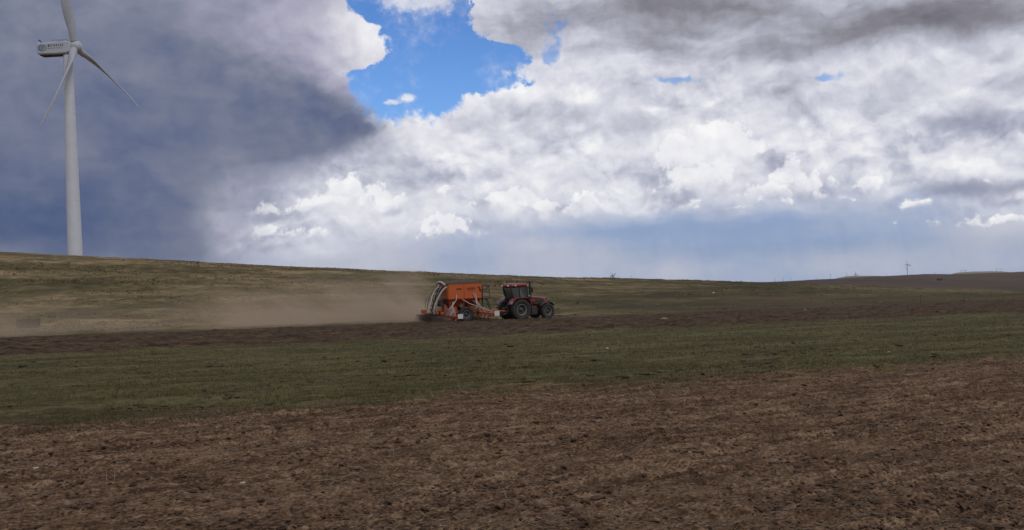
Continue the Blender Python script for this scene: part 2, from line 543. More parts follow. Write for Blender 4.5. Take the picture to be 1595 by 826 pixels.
def hash2(ix, iy, seed):
    h = (ix.astype(np.int64) * 374761393 + iy.astype(np.int64) * 668265263 + seed * 974634777) & 0xFFFFFFFF
    h = ((h ^ (h >> 13)) * 1274126177) & 0xFFFFFFFF
    h = h ^ (h >> 16)
    return (h & 0xFFFF) / 65535.0


def vnoise(x, y, seed=0):
    ix, iy = np.floor(x), np.floor(y)
    fx, fy = x - ix, y - iy
    fx = fx * fx * fx * (fx * (fx * 6 - 15) + 10); fy = fy * fy * fy * (fy * (fy * 6 - 15) + 10)
    a, b = hash2(ix, iy, seed), hash2(ix + 1, iy, seed)
    c, d = hash2(ix, iy + 1, seed), hash2(ix + 1, iy + 1, seed)
    return (a + (b - a) * fx) + ((c + (d - c) * fx) - (a + (b - a) * fx)) * fy


def fbm(x, y, seed=0, oct=4, gain=.5, ridged=False):
    t, amp, n = 0, 1, 0
    for i in range(oct):
        v = vnoise(x, y, seed + i * 17)
        if ridged: v = 1 - np.abs(2 * v - 1)
        t = t + v * amp; n += amp; amp *= gain
        x, y = x * 2.03 + 5.2, y * 2.03 + 1.3
    return t / n


def base_h(x, y):
    x = np.asarray(x, float); y = np.asarray(y, float)
    yy = np.maximum(y, 40.0)
    u = np.clip(x / yy, -.95, .95)
    zp = GA * np.clip(x, -120, 120) + GB * np.minimum(y, 400)
    s = np.interp(u, [p[0] for p in SKY_U], [p[1] for p in SKY_U])
    w = sm(78, YC, yy)
    v = (zp - CAM_H) / yy
    zh = CAM_H + yy * (v + (s - v) * w)
    dl = np.maximum(y - YC, 0)
    q = np.where(dl < 130, .0005 * dl ** 2, .0005 * 130 ** 2 + .13 * (dl - 130))
    zcrest = CAM_H + s * YC + s * np.minimum(dl, 400) - q
    z = np.where(y < 78, zp, np.where(y < YC, zh, zcrest))
    f = np.interp(u, [p[0] for p in FAR_U], [p[1] for p in FAR_U])
    zf = -112 + (CAM_H + f * 3500 + 112) * sm(1000, 3500, y) - sm(3500, 4600, y) * 60 - np.maximum(y - 4600, 0) * .045
    p = np.interp(u, [p[0] for p in PALE_U], [p[1] for p in PALE_U])
    zf = np.maximum(zf, np.where((y > 3800) & (y < 7000), CAM_H + (p + .0011) * 5400 - np.abs(y - 5400) * .03, -999))
    return np.where(y > YC, np.maximum(z, zf), z)


def y0_of(x, y): return y - KF * x


EDGE = [15.0, 41.0, 74.0]


def edge_wob(x, y):
    return (fbm(x * .35, y * .35, 91, 4, .6) - .5)


def micro_h(x, y):
    """clods, furrows and tufts"""
    t = y0_of(x, y) / math.sqrt(1 + KF * KF)
    l = (x + KF * y) / math.sqrt(1 + KF * KF)
    q = y0_of(x, y) + edge_wob(x, y) * 3.0
    near = 1 - sm(EDGE[0] - .4, EDGE[0] + .8, q)
    till = sm(EDGE[1] - .6, EDGE[1] + 1.2, q) * (1 - sm(EDGE[2] - 1, EDGE[2] + 4, q))
    green = (1 - near) * (1 - sm(EDGE[1] - .6, EDGE[1] + 1.2, q))
    hill = sm(EDGE[2], EDGE[2] + 8, q)
    wob = (fbm(l * .8, t * .8, 3, 3) - .5) * .5
    fur = np.sin((t + wob) * 2 * PI / .95) * .012 + np.sin((t + wob * .4) * 2 * PI / .31) * .020 + np.sin((t + wob * 1.2) * 2 * PI / 2.3) * .022
    cl = fbm(l * 2.6, t * 6.0, 7, 3, .55, True)
    cl2 = fbm(l * 9, t * 13, 31, 3, .6)
    lump = np.clip(fbm(l * 1.6, t * 3.0, 51, 3, .5) - .52, 0, 1)
    lip = np.exp(-((q - EDGE[0] - .1) / .30) ** 2) * fbm(l * 1.6, t * 1.6, 55, 3) * .13 + np.exp(-((q - EDGE[1]) / .5) ** 2) * fbm(l * 1.1, t, 57, 3) * .16
    h = lip + near * (fur * 1.25 + (cl - .55) * .055 + (cl2 - .5) * .045 + lump * .12)
    h = h + till * ((fbm(l * .9, t * 2.2, 77, 5, .65) - .5) * .30 + np.clip(fbm(l * .5, t * 1.3, 79, 3) - .6, 0, 1) * .5)
    g1 = fbm(l * .5, t * 1.4, 13, 4, .55)
    h = h + green * ((g1 - .5) * .14 + np.clip(fbm(l * 1.1, t * 2.4, 19, 3) - .62, 0, 1) * .08 + (fbm(l * 3, t * 5, 23, 3) - .5) * .07)
    h = h + hill * ((fbm(x * .14, y * .2, 41, 4, .6) - .5) * .5 + (fbm(x * .9, y * .9, 43, 2) - .5) * .12) * (1 - sm(260, 500, y))
    h = h + sm(700, 1500, y) * (fbm(x * .004, y * .004, 61, 4, .55) - .5) * 6
    return h


def ground_z(x, y):
    return float(base_h(x, y) + micro_h(np.array([float(x)]), np.array([float(y)]))[0] * 0)


# --- one polar sheet of vertices, cut into the regions a person would name
def sheet():
    a_in = np.linspace(R(-37), R(37), 1240)
    a_out = np.concatenate([np.linspace(R(37), R(180), 40)[1:], np.linspace(R(-180), R(-37), 40)[1:-1]])
    ang = np.concatenate([a_in, a_out])
    d = [.4]
    while d[-1] < 8600:
        r = d[-1]
        if r < 4: k = .12
        elif r < 20: k = .0036
        elif r < 90: k = .0058
        elif r < 260: k = .008
        else: k = .03
        d.append(r * (1 + k))
    return ang, np.array(d)


ANG, DIST = sheet()
AA, DD = np.meshgrid(ANG, DIST)
XX, YY = DD * np.sin(AA), DD * np.cos(AA)
inr = (np.abs(AA) < R(38)) & (YY > 0)
ZZ = base_h(XX, YY)
MH = np.zeros_like(ZZ)
MH[inr] = micro_h(XX[inr], YY[inr])
fade = np.clip((R(37.5) - np.abs(AA)) / R(1), 0, 1)
ZZ = ZZ + MH * fade
na, nd = len(ANG), len(DIST)
VALL = np.stack([XX, YY, ZZ], -1).reshape(-1, 3)
ii, jj = np.meshgrid(np.arange(nd - 1), np.arange(na), indexing='ij')
j2 = (jj + 1) % na
QUAD = np.stack([ii * na + jj, ii * na + j2, (ii + 1) * na + j2, (ii + 1) * na + jj], -1).reshape(-1, 4)[:, ::-1]
cen = VALL[QUAD].mean(1)
qy0 = y0_of(cen[:, 0], cen[:, 1]) + edge_wob(cen[:, 0], cen[:, 1]) * 3.0
reg = np.where(cen[:, 1] > 700, 4, np.where(qy0 < EDGE[0], 0, np.where(qy0 < EDGE[1], 1, np.where(qy0 < EDGE[2], 2, 3))))
reg = np.where((cen[:, 1] < 0) & (reg == 0), 0, reg)


# --- earth material, shared by all the regions
def earth_material():
    m = bpy.data.materials.new('earth'); m.use_nodes = True
    nt = m.node_tree; nt.nodes.clear()
    geo = nt.nodes.new('ShaderNodeNewGeometry')
    P = S(nt, geo.outputs['Position'])
    x, y, z = sep(nt, P)
    cs = 1 / math.sqrt(1 + KF * KF)
    t = (y - x * KF) * cs
    l = (x + y * KF) * cs
    LT = vec(nt, l, t)
    wide = noise(nt, vec(nt, x, y), .35, 5, .62)
    q = (y - x * KF) + (wide - .5) * 6.5
    fineq = noise(nt, vec(nt, l * 1.0, t * 2.2), 2.2, 5, .65)
    q1 = q + (fineq - .5) * 2.5
    # soil
    n1 = noise(nt, vec(nt, l * .7, t * 1.6), 1.1, 6, .6)
    n2 = noise(nt, vec(nt, l * .5, t), 15.0, 6, .70)
    n3 = noise(nt, vec(nt, l * .35, t), 4.5, 5, .65)
    n4 = noise(nt, vec(nt, l * .6, t), 46.0, 3, .6)
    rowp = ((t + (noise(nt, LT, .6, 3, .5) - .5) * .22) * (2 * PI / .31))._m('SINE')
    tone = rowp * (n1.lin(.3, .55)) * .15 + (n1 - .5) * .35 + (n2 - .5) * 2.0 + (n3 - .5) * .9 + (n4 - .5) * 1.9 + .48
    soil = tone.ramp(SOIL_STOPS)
    row_shade = noise(nt, vec(nt, l * .3, t * 2.4), 3.2, 6, .62).step(.54, .62)
    soil = mix(nt, row_shade * .55, soil, (.050, .030, .020))  # painted shade: dark streaks for the short shadows along the soil rows
    pale = (noise(nt, vec(nt, l * .5, t * 1.2), 1.7, 5, .6) * .6 + n2 * .4).step(.53, .68) * noise(nt, LT, .28, 3, .5).step(.38, .66)
    soil = mix(nt, pale * .12, soil, SOIL_GREY)
    redd = noise(nt, LT, .8, 4, .6).step(.52, .72)
    soil = mix(nt, redd * .38, soil, SOIL_RED)
    # green strip
    g1 = noise(nt, vec(nt, l * .5, t * 1.6), .35, 6, .62)
    g2 = noise(nt, vec(nt, l, t * 2.0), 2.4, 6, .66)
    g3 = noise(nt, vec(nt, l, t * 1.5), 9.0, 4, .65)
    gt = (g1 - .5) * 2.0 + (g2 - .5) * 2.0 + (g3 - .5) * 1.6 + .5
    green = gt.ramp(GREEN_STOPS)
    gd = (noise(nt, vec(nt, l, t * 2.6), .9, 5, .6)).step(.60, .72)
    green = mix(nt, gd * .35, green, (.05, .038, .022))
    # tilled strip
    t2 = noise(nt, vec(nt, l * .3, t * 1.2), .8, 7, .68)
    t3 = noise(nt, vec(nt, l * .5, t * 1.6), 3.2, 5, .7)
    tilled = ((t2 - .5) * 2.0 + (t3 - .5) * 3.2 + .46).ramp(TILL_STOPS)
    # hillside: dry grass, streaked across
    h1 = noise(nt, vec(nt, x * .22, y * .6), .30, 7, .62)
    h2 = noise(nt, vec(nt, x * .5, y * .55), .9, 5, .66)
    hs = noise(nt, vec(nt, x * .04, y * .11), 1.0, 5, .55)
    u = x / y.mx(20)
    left = u.lin(.0, -.45)
    ht = (h1 - .5) * 1.5 + (h2 - .5) * 1.3 + (hs - .5) * 1.5 + .43 + left * .13
    ht = ht + y.lin(118, 150) * .16 - u.lin(-.1, .25) * .10
    hillc = ht.ramp(HILL_STOPS)
    rb = (u.step(.0, .3) * y.step(135, 100))
    hillc = mix(nt, rb * .8, hillc, mix(nt, h1.lin(.35, .65), (.072, .052, .028), (.108, .078, .042)))
    # far country
    f1 = noise(nt, vec(nt, x * .6, y * .12), .006, 6, .6)
    farc = f1.ramp([(.3, (.058, .034, .020)), (.5, (.088, .053, .030)), (.62, (.105, .070, .040)), (.75, (.13, .095, .058))])
    pl = y.step(3900, 4300)
    farc = mix(nt, pl * .75, farc, (.36, .30, .20))  # sunlight on the far knolls, put in as a paler colour
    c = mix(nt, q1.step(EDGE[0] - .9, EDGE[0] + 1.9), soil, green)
    c = mix(nt, q1.step(EDGE[1] - .8, EDGE[1] + 1.6), c, tilled)
    c = mix(nt, (q + (h2 - .5) * 3).step(EDGE[2] - 1.5, EDGE[2] + 5), c, hillc)
    c = mix(nt, y.step(500, 800), c, farc)
    b = nt.nodes.new('ShaderNodeBump'); b.inputs['Strength'].default_value = .9; b.inputs['Distance'].default_value = .03
    nt.links.new((n2 * .6 + n4 * .5 + n3 * .5).k, b.inputs['Height'])
    bs = nt.nodes.new('ShaderNodeBsdfPrincipled')
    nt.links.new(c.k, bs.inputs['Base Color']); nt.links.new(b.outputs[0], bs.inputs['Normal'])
    bs.inputs['Roughness'].default_value = .95; bs.inputs['Specular IOR Level'].default_value = .12
    o = nt.nodes.new('ShaderNodeOutputMaterial'); nt.links.new(bs.outputs[0], o.inputs[0])
    return m


EARTH = earth_material()
NAMES = ['ploughed_field', 'green_field', 'tilled_strip', 'grassy_hill', 'far_hills']
LABELS = ['brown ploughed soil with straw filling the bottom of the view', 'green strip of short crop between two bands of bare soil',
          'dark tilled soil strip in front of the tractor', 'dry grass hillside rising to the left behind the tractor', 'dark brown far hills on the right horizon']
for r_ in range(5):
    F = QUAD[reg == r_]
    ids, inv = np.unique(F, return_inverse=True)
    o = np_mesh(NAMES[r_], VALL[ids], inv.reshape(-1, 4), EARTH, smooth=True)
    tag(o, LABELS[r_], 'ground' if r_ < 3 else 'hill', kind='structure')
# ------------------------------------------------------------------ simple materials
def mat(name, col, rough=.6, metal=0.0, spec=.4, vary=0.0, scale=3.0, coat=0.0):
    m = bpy.data.materials.new(name); m.use_nodes = True
    nt = m.node_tree
    b = nt.nodes['Principled BSDF']
    b.inputs['Roughness'].default_value = rough; b.inputs['Metallic'].default_value = metal
    b.inputs['Specular IOR Level'].default_value = spec; b.inputs['Coat Weight'].default_value = coat
    if vary:
        geo = nt.nodes.new('ShaderNodeNewGeometry')
        n = noise(nt, S(nt, geo.outputs['Position']), scale, 5, .6)
        c = mix(nt, n.lin(.3, .7), tuple(k * (1 - vary) for k in col), tuple(min(1, k * (1 + vary)) for k in col))
        nt.links.new(c.k, b.inputs['Base Color'])
    else:
        b.inputs['Base Color'].default_value = (*col, 1)
    return m


def dusty(name, col, rough=.5, dust=.45, metal=0.0, coat=0.0, dcol=(.17, .13, .095), zlo=0.0, zhi=2.0):
    """paint or rubber with field dust lying on it, thicker low down and on top faces"""
    m = bpy.data.materials.new(name); m.use_nodes = True
    nt = m.node_tree; b = nt.nodes['Principled BSDF']
    tco = nt.nodes.new('ShaderNodeTexCoord'); P = S(nt, tco.outputs['Object'])
    x, y, z = sep(nt, P)
    geo = nt.nodes.new('ShaderNodeNewGeometry')
    nx, ny, nz = sep(nt, S(nt, geo.outputs['Normal']))
    n = noise(nt, P, 2.6, 6, .65)
    f = (n.lin(.35, .7) * .6 + z.lin(zhi, zlo) * .4 + nz.lin(.3, 1) * .35) * dust
    nt.links.new(mix(nt, f, col, dcol).k, b.inputs['Base Color'])
    nt.links.new((f * .5 + rough).cl().k, b.inputs['Roughness'])
    b.inputs['Metallic'].default_value = metal; b.inputs['Coat Weight'].default_value = coat
    return m


def grass_mat(name, stops, scale=1.2):
    m = bpy.data.materials.new(name); m.use_nodes = True
    nt = m.node_tree; b = nt.nodes['Principled BSDF']
    geo = nt.nodes.new('ShaderNodeNewGeometry')
    P = S(nt, geo.outputs['Position'])
    n = noise(nt, P, scale, 5, .7) * .6 + S(nt, geo.outputs['Random Per Island']) * .4
    nt.links.new(n.ramp(stops).k, b.inputs['Base Color'])
    b.inputs['Roughness'].default_value = .85; b.inputs['Specular IOR Level'].default_value = .15
    return m


# ------------------------------------------------------------------ loose ground cover: clods, straw, blades
def surf(x, y):
    return base_h(x, y) + micro_h(x, y)


def scatter(n, dmin, dmax, power=1.0, amax=34):
    """positions spread evenly over the view from a standing height"""
    k = rng.random(n)
    inv = (1 / dmin) ** power + k * ((1 / dmax) ** power - (1 / dmin) ** power)
    d = inv ** (-1 / power)
    a = R(amax) * (2 * rng.random(n) - 1)
    return d * np.sin(a), d * np.cos(a)


def lump_template(seed, sub=1):
    import bmesh
    bm = bmesh.new(); bmesh.ops.create_icosphere(bm, subdivisions=sub, radius=1)
    r2 = random.Random(seed)
    for v in bm.verts:
        v.co *= r2.uniform(.5, 1.3)
    V = np.array([v.co[:] for v in bm.verts]); F = np.array([[v.index for v in f.verts] for f in bm.faces]); bm.free()
    return V, F


def lumps(name, x, y, size, mat_, flat=.62, sink=.3):
    tmpl = [lump_template(s, 2 if s < 0 else 1) for s in range(10)]
    Vs, Fs, b = [], [], 0
    z = surf(x, y)
    n = len(x)
    rot = rng.random(n) * 2 * PI
    el_ = 1 + rng.random(n) * .8
    which = rng.integers(0, 10, n)
    for k in range(10):
        s = which == k
        V, F = tmpl[k]
        m_ = int(s.sum())
        c, si = np.cos(rot[s]), np.sin(rot[s])
        px = V[None, :, 0] * el_[s][:, None]; py = V[None, :, 1] + 0 * px
        X = (px * c[:, None] - py * si[:, None]) * size[s][:, None] + x[s][:, None]
        Y = (px * si[:, None] + py * c[:, None]) * size[s][:, None] + y[s][:, None]
        Z = (V[None, :, 2] * flat + sink) * size[s][:, None] + z[s][:, None]
        Vs.append(np.stack([X, Y, Z], -1).reshape(-1, 3))
        Fs.append((F[None] + (np.arange(m_) * len(V))[:, None, None] + b).reshape(-1, 3)); b += m_ * len(V)
    return np_mesh(name, np.concatenate(Vs), np.concatenate(Fs), mat_)


def qof(x, y): return y0_of(x, y) + edge_wob(x, y) * 3.0


x, y = scatter(42000, 4.6, 24, .8)
q = qof(x, y); clump = fbm(x * .9, y * 1.3, 201, 3)
k = (q < EDGE[0] + .5) & (rng.random(len(x)) < .25 + 1.5 * np.clip(clump - .42, 0, 1) * 2.5)
x, y = x[k], y[k]
sz = np.clip(np.exp(rng.normal(-4.5, .5, len(x))), .005, .045)
soil_m = grass_mat('clod_soil', [(.3, (.052, .030, .019)), (.5, (.100, .060, .039)), (.7, (.160, .100, .065))], 6)
tag(lumps('soil_clods', x, y, sz, soil_m), 'loose brown clods strewn over the ploughed soil', 'soil clods', kind='stuff')

x, y = scatter(5200, 15, 72, 1.0)
q = qof(x, y)
k = (q > EDGE[0]) & (q < EDGE[2]) & ((q > EDGE[1]) | (fbm(x * .4, y * .9, 207, 3) > .60))
x, y = x[k], y[k]
sz = np.clip(np.exp(rng.normal(-3.25, .5, len(x))), .02, .11)
tag(lumps('earth_lumps', x, y, sz, grass_mat('lump_soil', [(.3, (.055, .040, .022)), (.55, (.085, .062, .034)), (.75, (.12, .088, .052))], 2), .5, .1),
    'dark earth lumps scattered on the green strip and the tilled strip', 'earth lumps', kind='stuff')


def straw(name, x, y, length, rad, mat_, tilt=.25, lie=True):
    n = len(x)
    z = surf(x, y) + .004
    a = np.where(rng.random(n) < .55, math.atan(KF) + rng.normal(0, .45, n), rng.random(n) * PI) + (rng.random(n) < .5) * PI
    e = np.abs(rng.normal(0, tilt, n))
    bend = rng.normal(0, .35, n)
    P = np.stack([x, y, z], -1)
    pts = [P]
    for i in range(3):
        aa = a + bend * i; ee = e * (1 - .35 * i)
        step = (length / 3)[:, None] * np.stack([np.cos(aa) * np.cos(ee), np.sin(aa) * np.cos(ee), np.sin(ee)], -1)
        pts.append(pts[-1] + step)
    V = []
    for i, p in enumerate(pts):
        r_ = rad * (1, .95, .85, .5)[i]
        s = np.stack([-np.sin(a), np.cos(a), 0 * a], -1) * r_[:, None]
        up = np.array([0, 0, 1.0])[None] * r_[:, None]
        V += [p - s, p + s, p + up * 1.6]
    V = np.stack(V, 1)            # n, 12, 3
    f = []
    for i in range(3):
        for k in range(3):
            f.append([i * 3 + k, i * 3 + (k + 1) % 3, (i + 1) * 3 + (k + 1) % 3, (i + 1) * 3 + k])
    f = np.array(f)
    F = (f[None] + (np.arange(n) * 12)[:, None, None]).reshape(-1, 4)
    return np_mesh(name, V.reshape(-1, 3), F, mat_)


x, y = scatter(80000, 4.6, 24, .9)
q = qof(x, y); clump = fbm(x * .7, y * 1.6, 301, 3)
k = (q < EDGE[0] + 1.2) & (rng.random(len(x)) < np.clip((clump - .36) * 4, .06, 1) * (.35 + .65 * np.clip(.5 + .9 * np.sin((y0_of(x, y) / 1.0785 + (fbm(x * .5, y * .5, 303, 2) - .5) * .5) * 2 * PI / .62), 0, 1)))
x, y = x[k], y[k]; n = len(x)
straw_m = grass_mat('straw', [(.25, (.12, .080, .052)), (.5, (.195, .138, .092)), (.68, (.29, .22, .15)), (.85, (.48, .38, .28))], 3)
tag(straw('dry_straw', x, y, rng.uniform(.025, .10, n), rng.uniform(.0009, .0021, n), straw_m), 'chopped dry straw lying over the ploughed soil', 'straw', kind='stuff')


def blades(name, x, y, h, w, mat_, lean=.5):
    n = len(x)
    z = surf(x, y)
    a = rng.random(n) * 2 * PI
    P = np.stack([x, y, z - .01], -1)
    s = np.stack([np.cos(a), np.sin(a), 0 * a], -1) * w[:, None]
    d = rng.normal(0, lean, (n, 2)) * h[:, None]
    mid = P + np.stack([d[:, 0] * .3, d[:, 1] * .3, h * .6], -1)
    tip = P + np.stack([d[:, 0], d[:, 1], h], -1)
    V = np.stack([P - s, P + s, mid + s * .7, mid - s * .7, tip + s * .15, tip - s * .15], 1)
    f = np.array([[0, 1, 2, 3], [3, 2, 4, 5]])
    F = (f[None] + (np.arange(n) * 6)[:, None, None]).reshape(-1, 4)
    return np_mesh(name, V.reshape(-1, 3), F, mat_)


x, y = scatter(170000, 12, 62, 1.0)
q = qof(x, y); cl = fbm(x * .5, y * 1.3, 401, 4, .6)
k = (q > EDGE[0] - .6) & (q < EDGE[1] + .6) & (rng.random(len(x)) < np.clip((cl - .30) * 4.0, .05, 1) * np.clip((q - EDGE[0] + 1.2) / 2, .1, 1))
x, y = x[k], y[k]; n = len(x)
green_m = grass_mat('green_blades', [(.22, (.052, .044, .019)), (.5, (.078, .069, .028)), (.68, (.108, .093, .039)), (.85, (.22, .175, .09))], .5)
tag(blades('grass', x, y, rng.uniform(.02, .075, n), rng.uniform(.003, .008, n) * np.clip(y / 22, .7, 2), green_m, .6), 'short green shoots covering the strip between the soil bands', 'grass', kind='stuff')

d_ = np.sqrt(rng.uniform(80 ** 2, 158 ** 2, 34000)); a_ = R(34) * (2 * rng.random(34000) - 1)
x, y = d_ * np.sin(a_), d_ * np.cos(a_)
q = qof(x, y); cl = fbm(x * .10, y * .3, 411, 4, .6)
crest = sm(128, 150, y)
k = (q > EDGE[2] + 3) & (rng.random(len(x)) < np.clip((cl - .46) * 5 + crest * .5, 0, 1) * np.where(x < 5, 1, .12 + .88 * sm(138, 148, y)))
x, y = x[k], y[k]
# a tuft is a few blades
x = np.repeat(x, 4) + rng.normal(0, .16, len(x) * 4); y = np.repeat(y, 4) + rng.normal(0, .16, len(y) * 4); n = len(x)
dry_m = grass_mat('dry_grass', [(.25, (.13, .098, .050)), (.5, (.21, .155, .08)), (.7, (.30, .225, .122)), (.9, (.40, .31, .18))], .25)
tag(blades('dry_grass', x, y, rng.uniform(.03, .13, n), rng.uniform(.04, .12, n), dry_m, 1.2), 'tufts of dry tan grass over the hillside', 'dry grass', kind='stuff')
# ------------------------------------------------------------------ wind turbines
white_gel = mat('turbine_white', (.50, .52, .57), .45, vary=.05, scale=.35)
white_tower = mat('tower_white', (.64, .66, .72), .5, vary=.04, scale=.5)
blade_m = mat('blade_white', (.44, .46, .51), .4, vary=.06, scale=.6)
dark_grey = mat('dark_grey', (.035, .035, .04), .6)
logo_teal = mat('logo_teal', (.16, .25, .29), .6)
letter_black = mat('letter_black', (.05, .05, .06), .6)
letter_grey = mat('letter_grey', (.20, .20, .22), .6)
tip_red = mat('blade_tip_red', (.16, .07, .06), .5)
TT = 251.0


def blade_mesh(L, r0=1.6, cone=4.0, bend=3.2):
    m = MB(); rows = []
    N = 26
    for i in range(N + 1):
        s = i / N
        r = r0 + (L - r0) * s
        if s < .04: ch, th = 1.9, 1.9
        elif s < .20:
            k = (s - .04) / .16; k = k * k * (3 - 2 * k)
            ch, th = 1.9 + .75 * k, 1.9 - 1.1 * k
        else:
            k = (s - .2) / .8
            ch, th = 2.65 - 2.0 * k ** .9, .80 * (1 - k) ** 1.2 + .10
        if s > .985: ch *= .55
        tw = R(80) * (1 - s) ** 2.2 + R(14)
        off = cone * s - bend * s * s
        ring = []
        for k in range(18):
            a = 2 * PI * k / 18
            c = math.cos(a) * .5 * ch; t_ = math.sin(a) * .5 * th
            if s > .1: t_ *= (.75 + .5 * (c / ch)); c += -.10 * ch * min(1, (s - .1) * 5)
            ring.append((off + c * math.sin(tw) + t_ * math.cos(tw), c * math.cos(tw) - t_ * math.sin(tw), r))
        rows.append(ring)
    m.grid(rows, True, True)
    b = len(m.v)
    m.add(rows[-1], [tuple(range(18))]); m.add(rows[0], [tuple(range(18))])
    return m


def make_turbine(base, hub_h, L, yaw, spin, detail=True, label='', group=None, s=1.0):
    """base: ground point; yaw: direction of the rotor axis in plan; spin: angle of the first blade from upright"""
    t = empty('wind_turbine', base, 0)
    tag(t, label, 'wind turbine', group)
    ns = 40 if detail else 10
    top = hub_h - 1.9 * s
    prof = []
    for i in range(9):
        k = i / 8
        prof.append((top * k, (2.02 - .78 * k) * s))
    MB().lathe(prof, (0, 0, 0), 'z', ns).build('tower', white_tower, t)
    if detail:
        for k in (.34, .68):
            fl = MB().lathe([(top * k - .05, 2.02 - .78 * k + .01), (top * k - .05, 2.02 - .78 * k + .03), (top * k + .05, 2.02 - .78 * k + .03), (top * k + .05, 2.02 - .78 * k + .01)], (0, 0, 0), 'z', ns)
            fl.build('flange_seam', white_tower, t)
    RN = Matrix.Translation((0, 0, hub_h)) @ Matrix.Rotation(yaw, 4, 'Z') @ Matrix.Rotation(R(-1), 4, 'Y')
    RY = Matrix.Translation((0, 0, hub_h)) @ Matrix.Rotation(yaw, 4, 'Z') @ Matrix.Rotation(R(-7), 4, 'Y')

    def xf(m, M=RN): m.v = [tuple(M @ Vector(p)) for p in m.v]; return m
    # nacelle, axis along +X, tower axis at x = 0
    n = MB(); rows = []
    for x, hw, zt, zb in ((-8.1, 1.35, 1.1, -1.1), (-7.9, 1.55, 1.35, -1.5), (-7.5, 1.65, 1.48, -1.8), (-3, 1.76, 1.6, -1.95), (.2, 1.76, 1.66, -1.9), (1.2, 1.7, 1.72, -1.6), (1.5, 1.45, 1.5, -1.4)):
        c = .32
        rows.append([(x * s, p * s, q * s) for p, q in ((-hw + c, zb), (hw - c, zb), (hw, zb + c), (hw, zt - c), (hw - c, zt), (-hw + c, zt), (-hw, zt - c), (-hw, zb + c))])
    n.grid(rows, False, True); n.add(rows[0], [tuple(range(8))]); n.add(rows[-1], [tuple(range(8))])
    nac = xf(n).build('nacelle', white_gel, t)
    if detail:
        m = MB()
        m.tube([(-7.0, 0, 1.45), (-7.8, 0, 2.6)], .13, 6); m.tube([(-7.35, -.5, 2.0), (-7.35, .5, 2.0)], .05, 5)
        m.box((-7.85, 0, 2.65), (.5, .3, .16)); m.box((-7.0, -.3, 1.58), (.7, .25, .25))
        xf(m).build('weather_mast', dark_grey, nac)
        xf(MB().box((-8.25, 0, -.2), (.5, .9, .5))).build('rear_vent', dark_grey, nac)
        r_ = MB()
        for k in range(5): r_.tube([(-3.5 + k, -1.3, 1.72), (-3.5 + k, -1.3, 2.1)], .035, 5)
        r_.tube([(-3.5, -1.3, 2.1), (.5, -1.3, 2.1)], .035, 5)
        r_.box((-1.6, -.3, 1.86), (1.6, 1.0, .16)); r_.box((.6, -.3, 1.9), (.9, .9, .14))
        xf(r_).build('roof_rail', dark_grey, nac)
        # added dark sheet for the underside's shade, a little proud of the shell
        xf(MB().prism([(-7.3, -1.2), (.4, -1.2), (.4, 1.2), (-7.3, 1.2)], 'z', -2.03, -1.85)).build('belly_shade', dark_grey, nac)
        # emblem: an oval ring round a slanted letter-like figure, on the flank that faces the field
        e = MB()
        yv = -1.74
        def oval(cx, cz, a, b_, w):
            N = 28
            rows = [[(cx + a * k * math.cos(2 * PI * i / N), yv + .004 - .03 * q, cz + b_ * k * math.sin(2 * PI * i / N)) for i in range(N)] for k, q in ((1, 0), (1, 1), (1 - w, 1), (1 - w, 0))]
            e.grid(rows + [rows[0]], False, True)
        oval(-6.3, 0, 1.20, .95, .2)
        def stroke(mm, x0, z0, x1, z1, w, y=yv - .025):
            dx, dz = x1 - x0, z1 - z0; l_ = math.hypot(dx, dz); nx, nz = -dz / l_ * w / 2, dx / l_ * w / 2
            mm.prism([(x0 + nx, z0 + nz), (x1 + nx, z1 + nz), (x1 - nx, z1 - nz), (x0 - nx, z0 - nz)], 'y', y, y + .05)
        stroke(e, -7.05, .25, -6.50, .4, .2); stroke(e, -7.02, .26, -7.08, -.3, .2); stroke(e, -7.08, -.32, -6.60, -.4, .2)
        stroke(e, -6.30, .45, -6.45, -.45, .22); stroke(e, -6.05, .4, -5.60, .32, .2); stroke(e, -6.02, -.04, -5.60, -.04, .18); stroke(e, -6.02, .38, -6.15, -.5, .2)
        xf(e).build('emblem', logo_teal, nac)
        w = MB()
        r2 = random.Random(4)
        x = -4.75
        for k, wd in enumerate((.75, .62, .62, .62, .42, .42, .42)):      # black characters, too blurred in the picture to read
            zt, zb = .78, .18
            stroke(w, x, zt - .06, x + wd * .8, zt - .06, .13)
            stroke(w, x + .06, zb + .06, x + wd * .8, zb + .06 + (.06 if k % 2 else 0), .13)
            stroke(w, x + wd * (.2 if k % 2 else .55), zt, x + wd * (.2 if k % 2 else .55), zb, .15)
            if k in (0, 2, 3): stroke(w, x + .05, .48, x + wd * .8, .48, .13)
            x += wd + .10
        xf(w).build('lettering', letter_black, nac)
        w = MB(); x = -4.75
        for k in range(14):
            wd = r2.uniform(.18, .26)
            stroke(w, x, -.18, x + wd, -.18 + (.02 if k % 3 else -.02), .07); stroke(w, x + wd * .4, -.14, x + wd * .4, -.44, .08)
            stroke(w, x, -.42, x + wd, -.42, .06)
            x += wd + .09
        xf(w).build('small_lettering', letter_grey, nac)
    HX = 2.2 * s
    hub = xf(MB().lathe([(1.35 * s, .9 * s), (1.4 * s, 1.4 * s), (1.6 * s, 1.6 * s), (2.9 * s, 1.6 * s), (3.5 * s, 1.4 * s), (3.9 * s, .95 * s), (4.05 * s, .35 * s)], (0, 0, 0), 'x', ns // 2 + 4), RY).build('hub', white_gel, t)
